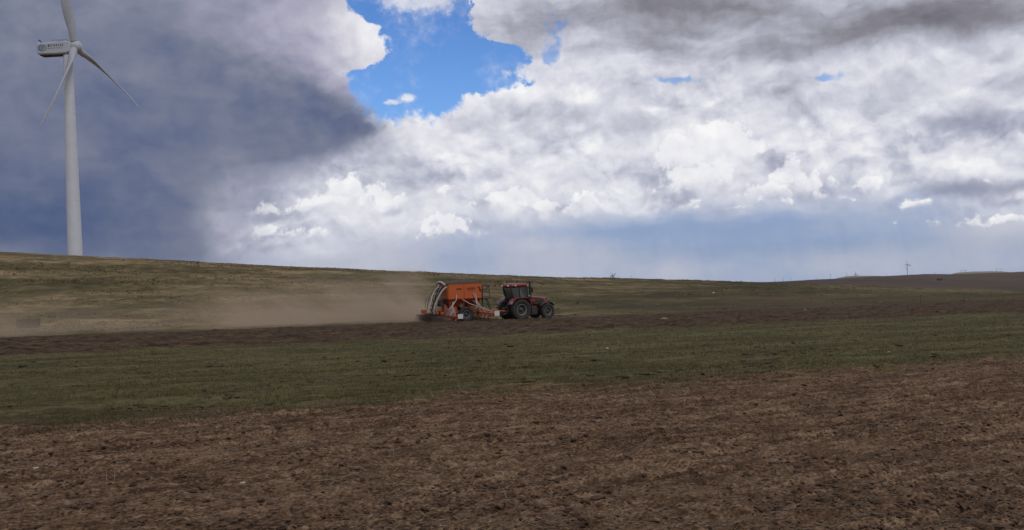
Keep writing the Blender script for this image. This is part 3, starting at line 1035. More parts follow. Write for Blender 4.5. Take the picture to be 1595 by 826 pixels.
    for k in range(3):
        M = RY @ Matrix.Translation((HX, 0, 0)) @ Matrix.Rotation(spin + k * 2 * PI / 3, 4, 'X')
        if detail:
            m = blade_mesh(L)
        else:
            m = MB(); rows = []
            for r_, c in ((.5, 1.7), (L * .2, 2.7), (L * .6, 2.0), (L, .9)):
                rows.append([(0 + .3 * c, -c * s, r_), (-.3 * c, 0, r_), (0, c * s, r_)])
            m.grid(rows, False, True)
        m.v = [tuple(M @ Vector(p)) for p in m.v]
        m.build('blade', blade_m, t)
    return t


bp = at(118.5, 399, TT)
gz = float(base_h(bp.x, bp.y))
hp = at(107, 75, TT)
dirx = math.atan2(bp.y, bp.x)          # line of sight in plan
YAW = dirx - PI / 2 - R(TURB_YAW)      # rotor to the right and a little towards the viewer
hub_h = hp.z - gz
px_lean = at(105.5, 90, TT).x
base = Vector((bp.x - .25, bp.y, gz - .6))
make_turbine(base, hub_h + .6, 39.5, YAW, R(TURB_SPIN), True, 'tall white wind turbine with an oval emblem on its nacelle, on the left hillside')
# ------------------------------------------------------------------ tractor
red = dusty('red_paint', (.20, .011, .010), .32, .25, coat=.3, zlo=.6, zhi=2.6)
red_dark = dusty('red_roof_paint', (.26, .022, .013), .4, .2, coat=.2, zlo=1, zhi=5)
black_pl = dusty('black_plastic', (.016, .016, .017), .55, .30, zlo=.2, zhi=3.2)
rubber = dusty('tyre_rubber', (.018, .018, .019), .8, .38, zlo=-.2, zhi=3.0, dcol=(.12, .092, .068))
rim_m = dusty('rim_silver', (.22, .22, .23), .45, .35, .3, zlo=-1, zhi=2)
rim_dk = dusty('wheel_centre_grey', (.035, .035, .037), .5, .25, zlo=-1, zhi=2)
lamp_m = mat('lamp_glass', (.75, .75, .72), .15, spec=.8)
amber_m = mat('amber_lamp', (.55, .20, .03), .3)
steel = dusty('steel', (.10, .10, .10), .5, .35, .5)
seat_m = mat('seat_cloth', (.03, .03, .035), .9)
plate_white = mat('white_plate', (.62, .62, .60), .5)


def glass_material():
    m = bpy.data.materials.new('cab_glass'); m.use_nodes = True
    nt = m.node_tree; nt.nodes.clear()
    tr = nt.nodes.new('ShaderNodeBsdfTransparent'); tr.inputs[0].default_value = (.50, .60, .60, 1)
    gl = nt.nodes.new('ShaderNodeBsdfGlossy'); gl.inputs['Roughness'].default_value = .06; gl.inputs[0].default_value = (.8, .9, .92, 1)
    fr = nt.nodes.new('ShaderNodeFresnel'); fr.inputs[0].default_value = 1.5
    df = nt.nodes.new('ShaderNodeBsdfDiffuse'); df.inputs[0].default_value = (.42, .44, .42, 1)
    mx = nt.nodes.new('ShaderNodeMixShader'); nt.links.new((S(nt, fr.outputs[0]) * 1.2 + .05).k, mx.inputs[0])
    nt.links.new(tr.outputs[0], mx.inputs[1]); nt.links.new(gl.outputs[0], mx.inputs[2])
    m2 = nt.nodes.new('ShaderNodeMixShader'); m2.inputs[0].default_value = .16
    nt.links.new(mx.outputs[0], m2.inputs[1]); nt.links.new(df.outputs[0], m2.inputs[2])
    o = nt.nodes.new('ShaderNodeOutputMaterial'); nt.links.new(m2.outputs[0], o.inputs[0])
    return m


GLASS = glass_material()


def wheel_parts(Rw, W, rr, lugs=20):
    """meshes centred on the axle (axis Y, outside towards -Y): tyre, rim, disc"""
    h = W / 2
    ty = MB()
    prof = [(-h * .72, rr), (-h * .95, rr + (Rw - rr) * .35), (-h, rr + (Rw - rr) * .65), (-h * .9, Rw * .955), (-h * .55, Rw * .965), (0, Rw * .972),
            (h * .55, Rw * .965), (h * .9, Rw * .955), (h, rr + (Rw - rr) * .65), (h * .95, rr + (Rw - rr) * .35), (h * .72, rr), (0, rr * .97)]
    ty.lathe(prof, (0, 0, 0), 'y', 44, True, closed=True)
    for i in range(lugs):
        for sd in (-1, 1):
            a = 2 * PI * (i + (.5 if sd > 0 else 0)) / lugs
            M = Matrix.Rotation(a, 4, 'Y') @ Matrix.Translation((0, sd * h * .48, Rw * .965))
            b = MB().box((0, 0, 0), (Rw * .085, h * 1.04, Rw * .075), rz=sd * R(38))
            ty.add([M @ Vector(p) for p in b.v], b.f)
    rim = MB()
    rim.lathe([(-h * .74, rr * .985), (-h * .80, rr * .96), (-h * .74, rr * .86), (-h * .45, rr * .80), (h * .45, rr * .80), (h * .74, rr * .90), (h * .80, rr * .96), (h * .74, rr * .985)], (0, 0, 0), 'y', 40, True)
    rim.f = rim.f[:-2]; rim.s = rim.s[:-2]
    disc = MB()
    disc.lathe([(-h * .05, rr * .81), (-h * .20, rr * .70), (-h * .22, rr * .45), (-h * .05, rr * .34), (-h * .55, rr * .30), (-h * .62, rr * .12)], (0, 0, 0), 'y', 28, True)
    for i in range(8):
        a = 2 * PI * i / 8
        disc.lathe([(-h * .30, rr * .045), (-h * .30, rr * .04), (-h * .1, rr * .04)], (math.cos(a) * rr * .55, 0, math.sin(a) * rr * .55), 'y', 6)
    return ty, rim, disc


def add_wheel(parent, name, pos, Rw, W, rr, side, lugs=20, rim_mat=None):
    """wheel (centre disc) > tyre, rim; side -1 faces -Y"""
    ty, rim, disc = wheel_parts(Rw, W, rr, lugs)
    def place(m): m.v = [(p[0] + pos[0], p[1] * (1 if side < 0 else -1) + pos[1], p[2] + pos[2]) for p in m.v]; return m
    w = place(disc).build(name, rim_dk, parent)
    place(ty).build('tyre', rubber, w); place(rim).build('rim', rim_mat or rim_m, w)
    return w


TR_Y = 77.2
tp = at(801.5, 495, TR_Y)
tgz = float(base_h(tp.x, tp.y))
tractor = empty('tractor', (tp.x, tp.y, tgz - .05), R(30))
tag(tractor, 'dark red four-wheel tractor with a glazed cab pulling the seed drill', 'tractor')
T_ = tractor
RW, FW = .92, .66
for sd in (-1, 1):
    add_wheel(T_, 'rear_wheel', (0, sd * 1.08, RW - .03), RW, .62, .50, sd, 20)
    add_wheel(T_, 'front_wheel', (2.72, sd * 1.02, FW - .03), FW, .50, .37, sd, 18)
# chassis, axles
m = MB()
m.box((1.1, 0, .95), (2.9, .62, .62), ch=.08); m.box((2.75, 0, .72), (.5, .6, .5), ch=.05)
m.tube([(0, -.85, .9), (0, .85, .9)], .20, 14); m.tube([(2.72, -.85, .63), (2.72, .85, .63)], .13, 12)
m.box((.35, 0, 1.35), (1.2, .9, .5), ch=.06)
m.box((-.35, 0, .95), (.7, .5, .7), ch=.05)
m.build('chassis', black_pl, T_)
# fuel tank and steps on the near side
m = MB().prism([(.62, .42), (1.75, .42), (1.8, .6), (1.75, 1.12), (.95, 1.12), (.62, .8)], 'y', -.98, -.46, .06)
ft = m.build('fuel_tank', black_pl, T_)
m = MB()
for k in range(3): m.box((.92, -1.06 + .02 * k, .45 + .28 * k), (.42, .26, .04))
m.box((.70, -1.06, .78), (.03, .2, .8)); m.box((1.14, -1.06, .78), (.03, .2, .8))
m.build('step', steel, T_)
# hood with a sloped nose
secs = []
for x, zt, hw, zb in ((.92, 2.02, .46, 1.15), (1.6, 2.0, .46, 1.12), (2.3, 1.94, .44, 1.08), (2.8, 1.86, .42, 1.05), (3.08, 1.76, .39, 1.05), (3.2, 1.60, .36, 1.08), (3.24, 1.3, .33, 1.1)):
    secs.append([(x, -hw, zb), (x, -hw - .02, zb + (zt - zb) * .55), (x, -hw * .86, zt - .10), (x, -hw * .5, zt - .02), (x, 0, zt), (x, hw * .5, zt - .02), (x, hw * .86, zt - .10), (x, hw + .02, zb + (zt - zb) * .55), (x, hw, zb)])
m = MB(); m.grid(secs, True, True); m.add(secs[-1], [tuple(range(9))]); m.add(secs[0], [tuple(range(9))])
hood = m.build('hood', red, T_)
m = MB(); m.prism([(3.10, 1.02), (3.28, 1.06), (3.27, 1.62), (3.20, 1.70), (3.12, 1.74)], 'y', -.33, .33, .05); m.build('grille', black_pl, hood)
for sd in (-1, 1):
    m = MB().prism([(1.75, 1.28), (2.55, 1.28), (2.85, 1.52), (2.7, 1.68), (1.9, 1.66)], 'y', sd * .478, sd * .49); m.build('side_grille', black_pl, hood)
    m = MB().prism([(.98, 1.78), (2.2, 1.74), (2.85, 1.66), (2.2, 1.80), (.98, 1.86)], 'y', sd * .462, sd * .472); m.build('hood_stripe', black_pl, hood)
    MB().box((3.22, sd * .24, 1.58), (.1, .18, .12), ch=.02).build('headlight', lamp_m, hood)
m = MB(); m.box((3.42, 0, .86), (.42, .95, .42), ch=.06)
for k in range(6): m.box((3.66, -.35 + .14 * k, .84), (.14, .1, .44), ch=.02)
m.build('front_weight', black_pl, T_)
# front fenders over the front wheels
for sd in (-1, 1):
    rows = []
    for a in range(35, 146, 10):
        r_ = FW + .10; c, s = math.cos(R(a)), math.sin(R(a))
        rows.append([(2.72 + c * r_, sd * (1.02 - .25), FW + s * r_), (2.72 + c * r_, sd * (1.02 + .25), FW + s * r_), (2.72 + c * (r_ + .03), sd * (1.02 + .25), FW + s * (r_ + .03)), (2.72 + c * (r_ + .03), sd * (1.02 - .25), FW + s * (r_ + .03))])
    m = MB(); m.grid(rows, False, True); m.build('front_fender', black_pl, T_)
# rear fenders: red skins with a black inner lip
for sd in (-1, 1):
    rows, rows2 = [], []
    for a in range(28, 160, 8):
        r_ = RW + .12; c, s = math.cos(R(a)), math.sin(R(a))
        flat = min(s * r_, .96)
        x, z = c * (r_ + .02), RW + flat
        y1, y2 = sd * .62, sd * 1.38
        rows.append([(x, y1, z), (x, y2, z), (x + .02 * c, y2, z + .05), (x + .02 * c, y1, z + .05)])
        rows2.append([(x * .97, sd * .60, z - .04), (x * .97, sd * .60, RW + flat * .2), (x * .97, sd * .66, RW + flat * .2), (x * .97, sd * .66, z - .04)])
    m = MB(); m.grid(rows, False, True); fd = m.build('rear_fender', red, T_)
    m = MB(); m.grid(rows2, False, True); m.build('inner_fender', black_pl, fd)
    MB().box((-.92, sd * 1.15, 1.52), (.06, .3, .12), ch=.02).build('tail_light', lamp_m, fd)
# cab
cabf = MB()
FL, RL = 1.02, -.62
def pillar(a, b, w=.07):
    cabf.tube([a, b], w * .6, 6, smooth=False)
for sd in (-1, 1):
    pillar((FL, sd * .66, 1.45), (.92, sd * .72, 2.86), .10)
    pillar((.18, sd * .80, 1.40), (.12, sd * .77, 2.86), .09)
    pillar((RL + .30, sd * .72, 1.70), (RL + .04, sd * .70, 2.4), .10); pillar((RL + .04, sd * .70, 2.4), (RL, sd * .70, 2.86), .10)
    pillar((FL, sd * .66, 1.45), (.18, sd * .80, 1.40), .08)
    pillar((.18, sd * .80, 1.60), (RL + .30, sd * .72, 1.72), .08)
    pillar((.92, sd * .72, 2.84), (RL, sd * .70, 2.84), .08)
pillar((FL, -.66, 1.9), (FL, .66, 1.9), .06); pillar((RL + .29, -.72, 1.72), (RL + .29, .72, 1.72), .10); pillar((RL, -.70, 2.84), (RL, .70, 2.84), .08); pillar((.92, -.72, 2.84), (.92, .72, 2.84), .08)
cab = cabf.build('cab_frame', black_pl, T_)
m = MB().box((.2, 0, 1.33), (1.6, 1.4, .12)); m.build('cab_floor', black_pl, cab)
def pane(name, pts):
    n = (Vector(pts[1]) - Vector(pts[0])).cross(Vector(pts[2]) - Vector(pts[0])).normalized() * .006
    p = [Vector(q) for q in pts]
    k = len(p)
    MB().add([q - n for q in p] + [q + n for q in p], [tuple(range(k)), tuple(range(k, 2 * k))] + [(i, (i + 1) % k, k + (i + 1) % k, k + i) for i in range(k)]).build(name, GLASS, cab)
for sd in (-1, 1):
    pane('door_glass', [(FL - .04, sd * .67, 1.48), (.22, sd * .79, 1.44), (.16, sd * .765, 2.82), (.90, sd * .715, 2.82)])
    pane('quarter_glass', [(.14, sd * .79, 1.64), (RL + .33, sd * .725, 1.76), (RL + .08, sd * .71, 2.4), (RL + .04, sd * .705, 2.80), (.10, sd * .765, 2.80)])
pane('rear_glass', [(RL + .28, -.66, 1.76), (RL + .28, .66, 1.76), (RL + .03, .65, 2.4), (RL, .64, 2.80), (RL, -.64, 2.80), (RL + .03, -.65, 2.4)])
pane('windscreen', [(FL, -.60, 1.94), (FL, .60, 1.94), (.92, .66, 2.80), (.92, -.66, 2.80)])
# roof
rows = []
for z, k, dx in ((2.87, .90, 0), (2.90, 1.0, 0), (3.02, 1.0, 0), (3.10, .94, 0), (3.15, .72, 0), (3.16, .3, 0)):
    L2, W2 = .98 * k, .84 * k
    ring = []
    for i in range(24):
        a = 2 * PI * i / 24
        c, s = math.cos(a), math.sin(a)
        ring.append((.14 + L2 * abs(c) ** .45 * (1 if c >= 0 else -1), W2 * abs(s) ** .45 * (1 if s >= 0 else -1), z))
    rows.append(ring)
m = MB(); m.grid(rows, True, True); m.add(rows[0], [tuple(range(24))]); m.add(rows[-1], [tuple(range(24))])
roof = m.build('cab_roof', red_dark, T_)
for x, y, mm, nm in ((-.84, -.52, lamp_m, 'work_lamp'), (-.84, .52, lamp_m, 'work_lamp'), (-.3, -.86, lamp_m, 'work_lamp'), (1.12, -.5, lamp_m, 'work_lamp'), (1.12, .5, lamp_m, 'work_lamp')):
    MB().box((x, y, 2.98), (.12, .14, .12), ch=.02).build(nm, mm, roof)
MB().lathe([(0, .06), (.03, .07), (.13, .055), (.16, .02)], (-.55, .55, 3.13), 'z', 10).build('beacon', amber_m, roof)
# exhaust, air intake, mirrors
m = MB(); m.tube([(1.30, -.62, 1.2), (1.30, -.62, 2.2), (1.30, -.62, 2.9), (1.32, -.62, 3.18), (1.26, -.62, 3.30)], [.11, .12, .09, .07, .07], 12); m.build('exhaust_stack', black_pl, T_)
m = MB(); m.tube([(1.18, .55, 1.5), (1.18, .55, 2.4)], .06, 8); m.build('air_intake', black_pl, T_)
for sd in (-1, 1):
    m = MB(); m.tube([(.95, sd * .74, 2.72), (1.10, sd * 1.22, 2.76)], .025, 6); m.box((1.12, sd * 1.26, 2.52), (.06, .22, .42), ch=.02)
    m.build('mirror', black_pl, T_)
m = MB().box((1.12, -.74, 2.03), (.10, .14, .10), ch=.02); m.build('side_lamp', lamp_m, T_)
# hitch at the back
m = MB()
for sd in (-1, 1): m.tube([(-.5, sd * .35, .75), (-1.35, sd * .42, .55)], .05, 8); m.tube([(-.55, sd * .38, 1.25), (-1.0, sd * .4, .65)], .035, 8)
m.tube([(-.55, 0, 1.2), (-1.2, 0, 1.0)], .04, 8); m.box((-.9, 0, .48), (.9, .14, .06))
m.build('hitch', steel, T_)
# hydraulic hoses
m = MB()
for k in range(4):
    y = -.18 + .12 * k
    m.tube([(-.6, y, 1.45), (-.95, y, 1.75), (-1.35, y * .8, 1.55), (-1.75, y * .6, 1.05)], .022, 6)
m.build('hydraulic_hose', black_pl, T_)
# seat, wheel, console
m = MB(); m.box((.02, 0, 1.66), (.5, .5, .14), ch=.05); m.box((-.22, 0, 2.05), (.14, .48, .70), ry=R(-8), ch=.05); m.box((0, 0, 1.5), (.35, .3, .25))
m.build('seat', seat_m, cab)
m = MB(); m.tube([(.78, 0, 1.40), (.58, 0, 1.98)], .05, 8)
ring = [(.58 + .19 * math.cos(2 * PI * i / 16) * .9, .19 * math.sin(2 * PI * i / 16), 2.0 + .19 * math.cos(2 * PI * i / 16) * .4) for i in range(17)]
m.tube(ring, .016, 6); m.box((.80, 0, 1.62), (.2, .4, .5), ch=.05); m.build('steering_column', black_pl, cab)

# ------------------------------------------------------------------ driver
def skin_figure(name, mat_, verts, edges, radii, parent=None, sub=1):
    me = bpy.data.meshes.new(name); me.from_pydata(verts, edges, [])
    o = bpy.data.objects.new(name, me); COL.objects.link(o)
    if parent: o.parent = parent
    o.modifiers.new('skin', 'SKIN').use_smooth_shade = True
    if not me.skin_vertices: me.skin_vertices.new()
    for v, r_ in zip(me.skin_vertices[0].data, radii):
        v.radius = (r_, r_)
    me.skin_vertices[0].data[0].use_root = True
    s_ = o.modifiers.new('sub', 'SUBSURF'); s_.levels = s_.render_levels = sub
    me.materials.append(mat_)
    return o


cloth = mat('driver_jacket', (.022, .028, .055), .85, vary=.2, scale=14)
skin_m = mat('skin', (.32, .18, .12), .55)
cap_m = mat('cap_cloth', (.50, .52, .55), .8)
D0 = Matrix.Translation((tp.x, tp.y, tgz - .05)) @ Matrix.Rotation(R(30), 4, 'Z')
V = [(.02, 0, 1.80), (.0, 0, 2.02), (-.02, 0, 2.24), (.0, 0, 2.33), (.02, 0, 2.42), (.03, 0, 2.50), (.03, 0, 2.57),
     (-.02, -.2, 2.22), (.12, -.27, 2.02), (.36, -.2, 1.99), (.44, -.17, 2.01), (-.02, .2, 2.22), (.12, .27, 2.02), (.36, .2, 1.99), (.44, .17, 2.01),
     (.04, -.11, 1.79), (.46, -.14, 1.82), (.56, -.14, 1.48), (.68, -.14, 1.42), (.04, .11, 1.79), (.46, .14, 1.82), (.56, .14, 1.48), (.68, .14, 1.42)]
E = [(0, 1), (1, 2), (2, 3), (3, 4), (4, 5), (5, 6), (2, 7), (7, 8), (8, 9), (9, 10), (2, 11), (11, 12), (12, 13), (13, 14), (0, 15), (15, 16), (16, 17), (17, 18), (0, 19), (19, 20), (20, 21), (21, 22)]
Rr = [.15, .155, .15, .06, .085, .10, .07, .075, .055, .042, .04, .075, .055, .042, .04, .10, .075, .055, .05, .10, .075, .055, .05]
drv = skin_figure('person', cloth, [tuple(D0 @ Vector(p)) for p in V], E, Rr)
tag(drv, 'person in dark clothes seated at the wheel inside the tractor cab', 'person')
def world_part(mb): mb.v = [tuple(D0 @ Vector(p)) for p in mb.v]; return mb
h = MB()
rows = []
for i in range(9):
    a = -PI / 2 + PI * i / 8
    rows.append([(.045 + .098 * math.cos(a) * math.cos(2 * PI * k / 14) * 1.08, .085 * math.cos(a) * math.sin(2 * PI * k / 14), 2.47 + .125 * math.sin(a)) for k in range(14)])
h.grid(rows, True, True); h.box((.155, 0, 2.46), (.035, .03, .045)); h.box((.03, .088, 2.46), (.04, .02, .06)); h.box((.03, -.088, 2.46), (.04, .02, .06))
hd = world_part(h).build('face', skin_m, drv)
for nm_, c_, s_ in (('eye', (.146, .032, 2.485), (.012, .022, .012)), ('eye', (.146, -.032, 2.485), (.012, .022, .012)), ('mouth', (.142, 0, 2.41), (.012, .045, .01))):
    world_part(MB().box(c_, s_)).build(nm_, letter_black, hd)
cap = MB(); rows = [[(.035 + .112 * math.cos(a) * math.cos(2 * PI * k / 14), .10 * math.cos(a) * math.sin(2 * PI * k / 14), 2.52 + .095 * math.sin(a)) for k in range(14)] for a in (0, .4, .8, 1.2, 1.5)]
cap.grid(rows, True, True); cap.box((.17, 0, 2.525), (.12, .15, .015)); world_part(cap).build('cap', cap_m, drv)
for sd in (-1, 1):
    hn = MB()
    hn.box((.485, sd * .165, 2.02), (.06, .075, .03), ch=.01)
    for q in range(4): hn.tube([(.51, sd * .165 - .03 + q * .02, 2.03), (.545 + .004 * (1.5 - abs(q - 1.5)), sd * .165 - .03 + q * .02, 2.03), (.55, sd * .165 - .03 + q * .02, 1.995), (.525, sd * .165 - .03 + q * .02, 1.98)], .009, 6)
    hn.tube([(.475, sd * .13, 2.02), (.50, sd * .115, 1.995), (.525, sd * .12, 1.985)], .010, 6)
    world_part(hn).build('hand', skin_m, drv)
# ------------------------------------------------------------------ seed drill
orange = dusty('orange_paint', (.58, .118, .019), .42, .22, coat=.2, zlo=.2, zhi=3.5)
orange_dk = dusty('orange_frame', (.46, .080, .022), .45, .32, zlo=0, zhi=2.4)
tarp_m = dusty('black_tarp', (.028, .024, .018), .7, .35, zlo=1, zhi=6)
hose_w = dusty('pale_hose', (.60, .57, .55), .5, .2, zlo=0, zhi=4)
disc_m = dusty('coulter_steel', (.085, .048, .034), .6, .5, .2)
mark_dk = mat('dark_lettering', (.06, .022, .012), .6)

SD_Y = 75.0
sp = at(718.4, 498, SD_Y)
sgz = float(base_h(sp.x, sp.y))
drill = empty('seed_drill', (sp.x, sp.y, sgz), R(22))
tag(drill, 'orange seed drill with a large hopper and curved pale hoses, towed behind the tractor', 'seed drill')
G = drill
HB = 1.78
# hopper: slab-sided box with rounded vertical ends, leaning in slightly below
def hopper_ring(z, x0, x1, w):
    c = .10
    return [(x0 + c, -w, z), (x1 - c, -w, z), (x1, -w + c, z), (x1, w - c, z), (x1 - c, w, z), (x0 + c, w, z), (x0, w - c, z), (x0, -w + c, z)]
rows = [hopper_ring(1.70, -1.30, 1.38, .95), hopper_ring(1.80, -1.42, 1.50, 1.10), hopper_ring(1.86, -1.45, 1.53, 1.15), hopper_ring(2.5, -1.47, 1.55, 1.17), hopper_ring(3.02, -1.48, 1.56, 1.18), hopper_ring(3.05, -1.46, 1.54, 1.16)]
m = MB(); m.grid(rows, False, True); m.add(rows[0], [tuple(range(8))]); m.add(rows[-1], [tuple(range(8))])
hop = m.build('hopper', orange, G)
m = MB()
for sd in (-1, 1):
    m.box((-.04, sd * 1.185, 2.42), (.035, .03, 1.16))
    m.box((.04, sd * 1.18, 3.03), (3.0, .05, .05)); m.box((.04, sd * 1.165, 1.84), (2.96, .05, .06))
m.build('hopper_rib', orange_dk, hop)
# dark marks on the flank: an unreadable row of letters, another on the front half, a slanted dark flash
m = MB()
r2 = random.Random(9)
x = -.68
for k in range(5): m.box((x, -1.185, 2.60), (.07, .012, .10)); m.box((x + .03, -1.186, 2.60 + r2.uniform(-.03, .03)), (.05, .012, .03)); x += .095
m.build('short_lettering', mark_dk, hop)
m = MB()
x = .24
for k in range(7):
    wd = .085
    m.box((x, -1.186, 2.60), (.028, .012, .17)); m.box((x + .035, -1.1865, 2.60 + (.07 if k % 2 else -.07)), (.07, .012, .028)); m.box((x + .035, -1.1868, 2.60), (.06, .012, .024)); x += .112
m.box((.55, -1.186, 2.42), (.5, .012, .02))
m.build('long_lettering', mark_dk, hop)
m = MB().prism([(1.16, 2.76), (1.30, 2.72), (1.47, 2.45), (1.47, 2.32), (1.36, 2.36)], 'y', -1.20, -1.178); m.build('flash_mark', mark_dk, hop)
# tarp bowed over the top
rows = []
for i in range(17):
    x = -1.62 + 3.2 * i / 16
    e = min(1, (i + .4) / 3.0, (16.4 - i) / 2.4)
    top = 3.06 + .20 * max(.1, e) ** .6 * (1 - .15 * ((i - 8) / 8) ** 2)
    rows.append([(x, -1.215, 3.02), (x, -1.20, 3.06), (x, -.8, 3.06 + (top - 3.06) * .75), (x, 0, top + .02), (x, .8, 3.06 + (top - 3.06) * .75), (x, 1.20, 3.06), (x, 1.215, 3.02)])
m = MB(); m.grid(rows, True); m.add(rows[0], [tuple(range(7))]); m.add(rows[-1], [tuple(range(7))]); m.build('tarp_cover', tarp_m, hop)
m = MB(); m.tube([(-1.70, -1.2, 2.98), (-1.78, -.6, 3.16), (-1.80, 0, 3.22), (-1.78, .6, 3.16), (-1.70, 1.2, 2.98)], .075, 8); m.build('tarp_roller', hose_w, hop)
hop.scale = (1, 1, 1.045); hop.location = (0, 0, .03)
# two funnels under the hopper
for cx in (-.72, .80):
    m = MB()
    rows = [[(cx + a * k, b * q, z) for a, b in ((-1, -1), (1, -1), (1, 1), (-1, 1))] for k, q, z in ((.68, .98, 1.72), (.62, .9, 1.62), (.26, .42, 1.06), (.22, .36, .92))]
    m.grid(rows, False, True); m.add(rows[-1], [(0, 1, 2, 3)]); f_ = m.build('funnel', orange_dk, hop)
    m = MB(); m.box((cx, -.44, 1.0), (.36, .24, .34), ch=.05); m.tube([(cx, -.55, .95), (cx, -.72, .95)], .12, 12); m.build('metering_box', orange, f_)
# legs of the hopper frame and the chassis
m = MB()
for x in (-1.3, -.05, 1.36):
    for sd in (-1, 1):
        m.tube([(x, sd * 1.0, 1.74), (x * .92, sd * .78, .82)], .06, 4, smooth=False)
for sd in (-1, 1): m.box((.1, sd * .62, .80), (4.2, .16, .20))
m.box((-1.4, 0, .80), (.16, 1.4, .18)); m.box((1.62, 0, .80), (.16, 1.4, .18))
m.tube([(0, -1.2, .62), (0, 1.2, .62)], .09, 10)
m.box((-1.25, -.9, 1.35), (.1, .1, .9)); m.box((-1.62, -.35, 1.15), (.12, .9, .70), ch=.03)
m.build('chassis_frame', orange_dk, G)
m = MB(); m.tube([(2.2, -.55, .80), (3.6, -.1, .66), (4.15, 0, .60)], .08, 8); m.tube([(2.2, .55, .80), (3.6, .1, .66)], .08, 8); m.tube([(4.1, 0, .6), (4.4, 0, .58)], .06, 8)
m.build('drawbar', orange_dk, G)
for sd in (-1, 1):
    add_wheel(G, 'wheel', (0, sd * 1.30, .62), .64, .46, .33, sd, 18)
# implement beams across the drill, each with coulters, pale tubes and a white end plate
def toolbar(x, zc, name, n=17, half=4.0):
    m = MB()
    m.box((x, 0, zc), (.14, 2 * half, .14)); m.box((x - .42, 0, zc + .02), (.10, 2 * half, .10))
    for k in range(9):
        y = -half + .25 + k * (2 * half - .5) / 8
        m.box((x - .21, y, zc), (.46, .06, .08))
    for sd in (-1, 1): m.box((x - .1, sd * (half - .3), zc - .02), (.36, .34, .24), ch=.03)
    m.tube([(x, -1.0, zc), (x + (.6 if x < 0 else -.5), -.62, .82)], .06, 6); m.tube([(x, 1.0, zc), (x + (.6 if x < 0 else -.5), .62, .82)], .06, 6)
    tb = m.build(name, orange_dk, G)
    for k in range(n):
        y = -half + .12 + k * (2 * half - .24) / (n - 1)
        c = MB()
        off = .14 * (k % 2)
        c.tube([(x - .12, y, zc), (x - .34 - off, y, zc - .16), (x - .42 - off, y, .26)], .034, 5); c.box((x - .30 - off, y, zc - .20), (.22, .05, .10), ry=R(30))
        co = c.build('coulter', orange_dk, tb)
        MB().lathe([(-.012, .02), (-.012, .19), (.012, .19), (.012, .02)], (x - .42 - off, y, .17), 'y', 16, False).build('disc', disc_m, co)
    return tb
tb1 = toolbar(1.72, .66, 'front_toolbar'); tb2 = toolbar(-1.40, .60, 'rear_toolbar')
for tb, x, zc in ((tb1, 1.72, .70), (tb2, -1.40, .62)):
    MB().box((x - .02, -4.07, zc), (.44, .03, .38), ch=.02).build('marker_plate', plate_white, tb)
# rear packer roller and harrow tines
m = MB()
for k in range(33):
    y = -4.0 + k * .25
    m.lathe([(-.05, .16), (0, .25), (.05, .16)], (-2.35, y, .25), 'y', 14, False)
m.tube([(-2.35, -4.05, .25), (-2.35, 4.05, .25)], .13, 10)
m.build('packer_roller', disc_m, G)
m = MB(); m.box((-2.75, 0, .52), (.08, 8.0, .08)); m.box((-2.05, 0, .55), (.08, 8.0, .08))
for k in range(9): m.box((-2.35, -3.9 + k * .975, .53), (.9, .05, .06))
hf = m.build('harrow_frame', disc_m, G)
m = MB()
for k in range(46):
    y = -3.95 + k * .175
    m.tube([(-2.75, y, .5), (-2.86, y, .30), (-3.0, y, .06)], .012, 4)
m.build('harrow_tine', disc_m, hf)
# orange boxes at the back end
for x, y, z, s_ in ((-2.15, .15, .86, (.42, .40, .38)), (-2.15, 3.75, .80, (.40, .40, .34))):
    MB().box((x, y, z), s_, rz=R(8), ch=.04).build('valve_box', orange, G)
# distributor and the big pale hoses that arch over the back
dist = MB().lathe([(0, .16), (.1, .30), (.22, .34), (.3, .30), (.42, .12)], (-2.40, .1, .45), 'z', 18).build('distributor_head', black_pl, G)
for k in range(6):
    y = (-.95, -.5, -.1, .3, .62, 1.0)[k]
    m = MB(); q = .13 * math.sin(k * 2.1); w_ = (0, .30, .12, .42, .05, .22)[k]
    m.tube([(-1.2, y * 1.1, 3.0 + q), (-1.6, y * 1.05, 2.92 + q), (-1.95 - q + w_ * .5, y, 2.58 + q), (-2.25 - q + w_ * .8, y * .9, 2.05 + q), (-2.47 - q + w_ * .8, y * .8, 1.5), (-2.56 - q * .5 + w_ * .7, y * .7, 1.05), (-2.48 + w_ * .4, y * .5, .74)], .055, 9)
    m.build('seed_hose', hose_w if k in (0, 2, 3, 4) else black_pl, G)
m = MB()
for k, (x, z) in enumerate(((-1.78, 2.66), (-2.02, 2.26), (-2.22, 1.84), (-2.38, 1.44), (-2.46, 1.10))):
    m.box((x, .1, z), (.26, 1.5 - .12 * k, .05), ry=R(-20 + 6 * k))
m.build('hose_bracket', black_pl, G)
for y in (-.7, .95):
    m = MB()
    m.tube([(-1.4, y, 2.7), (-2.0, y, 2.75), (-2.4, y, 2.2), (-2.62, y, 1.5), (-2.7, y, 1.0)], .022, 6)
m.build('thin_cable', black_pl, G) if y < 0 else None
m.tube([(-2.45, .9, 1.95), (-2.7, .9, 2.0), (-2.85, .9, 1.6), (-2.8, .9, 1.2)], .02, 6)
m.build('thin_cable', black_pl, G)
m = MB(); m.box((-1.75, 0, 1.45), (.35, .9, .22), ch=.04); m.lathe([(-.2, .28), (.2, .28)], (-1.72, -.2, 1.62), 'y', 16); m.build('fan_housing', black_pl, G)
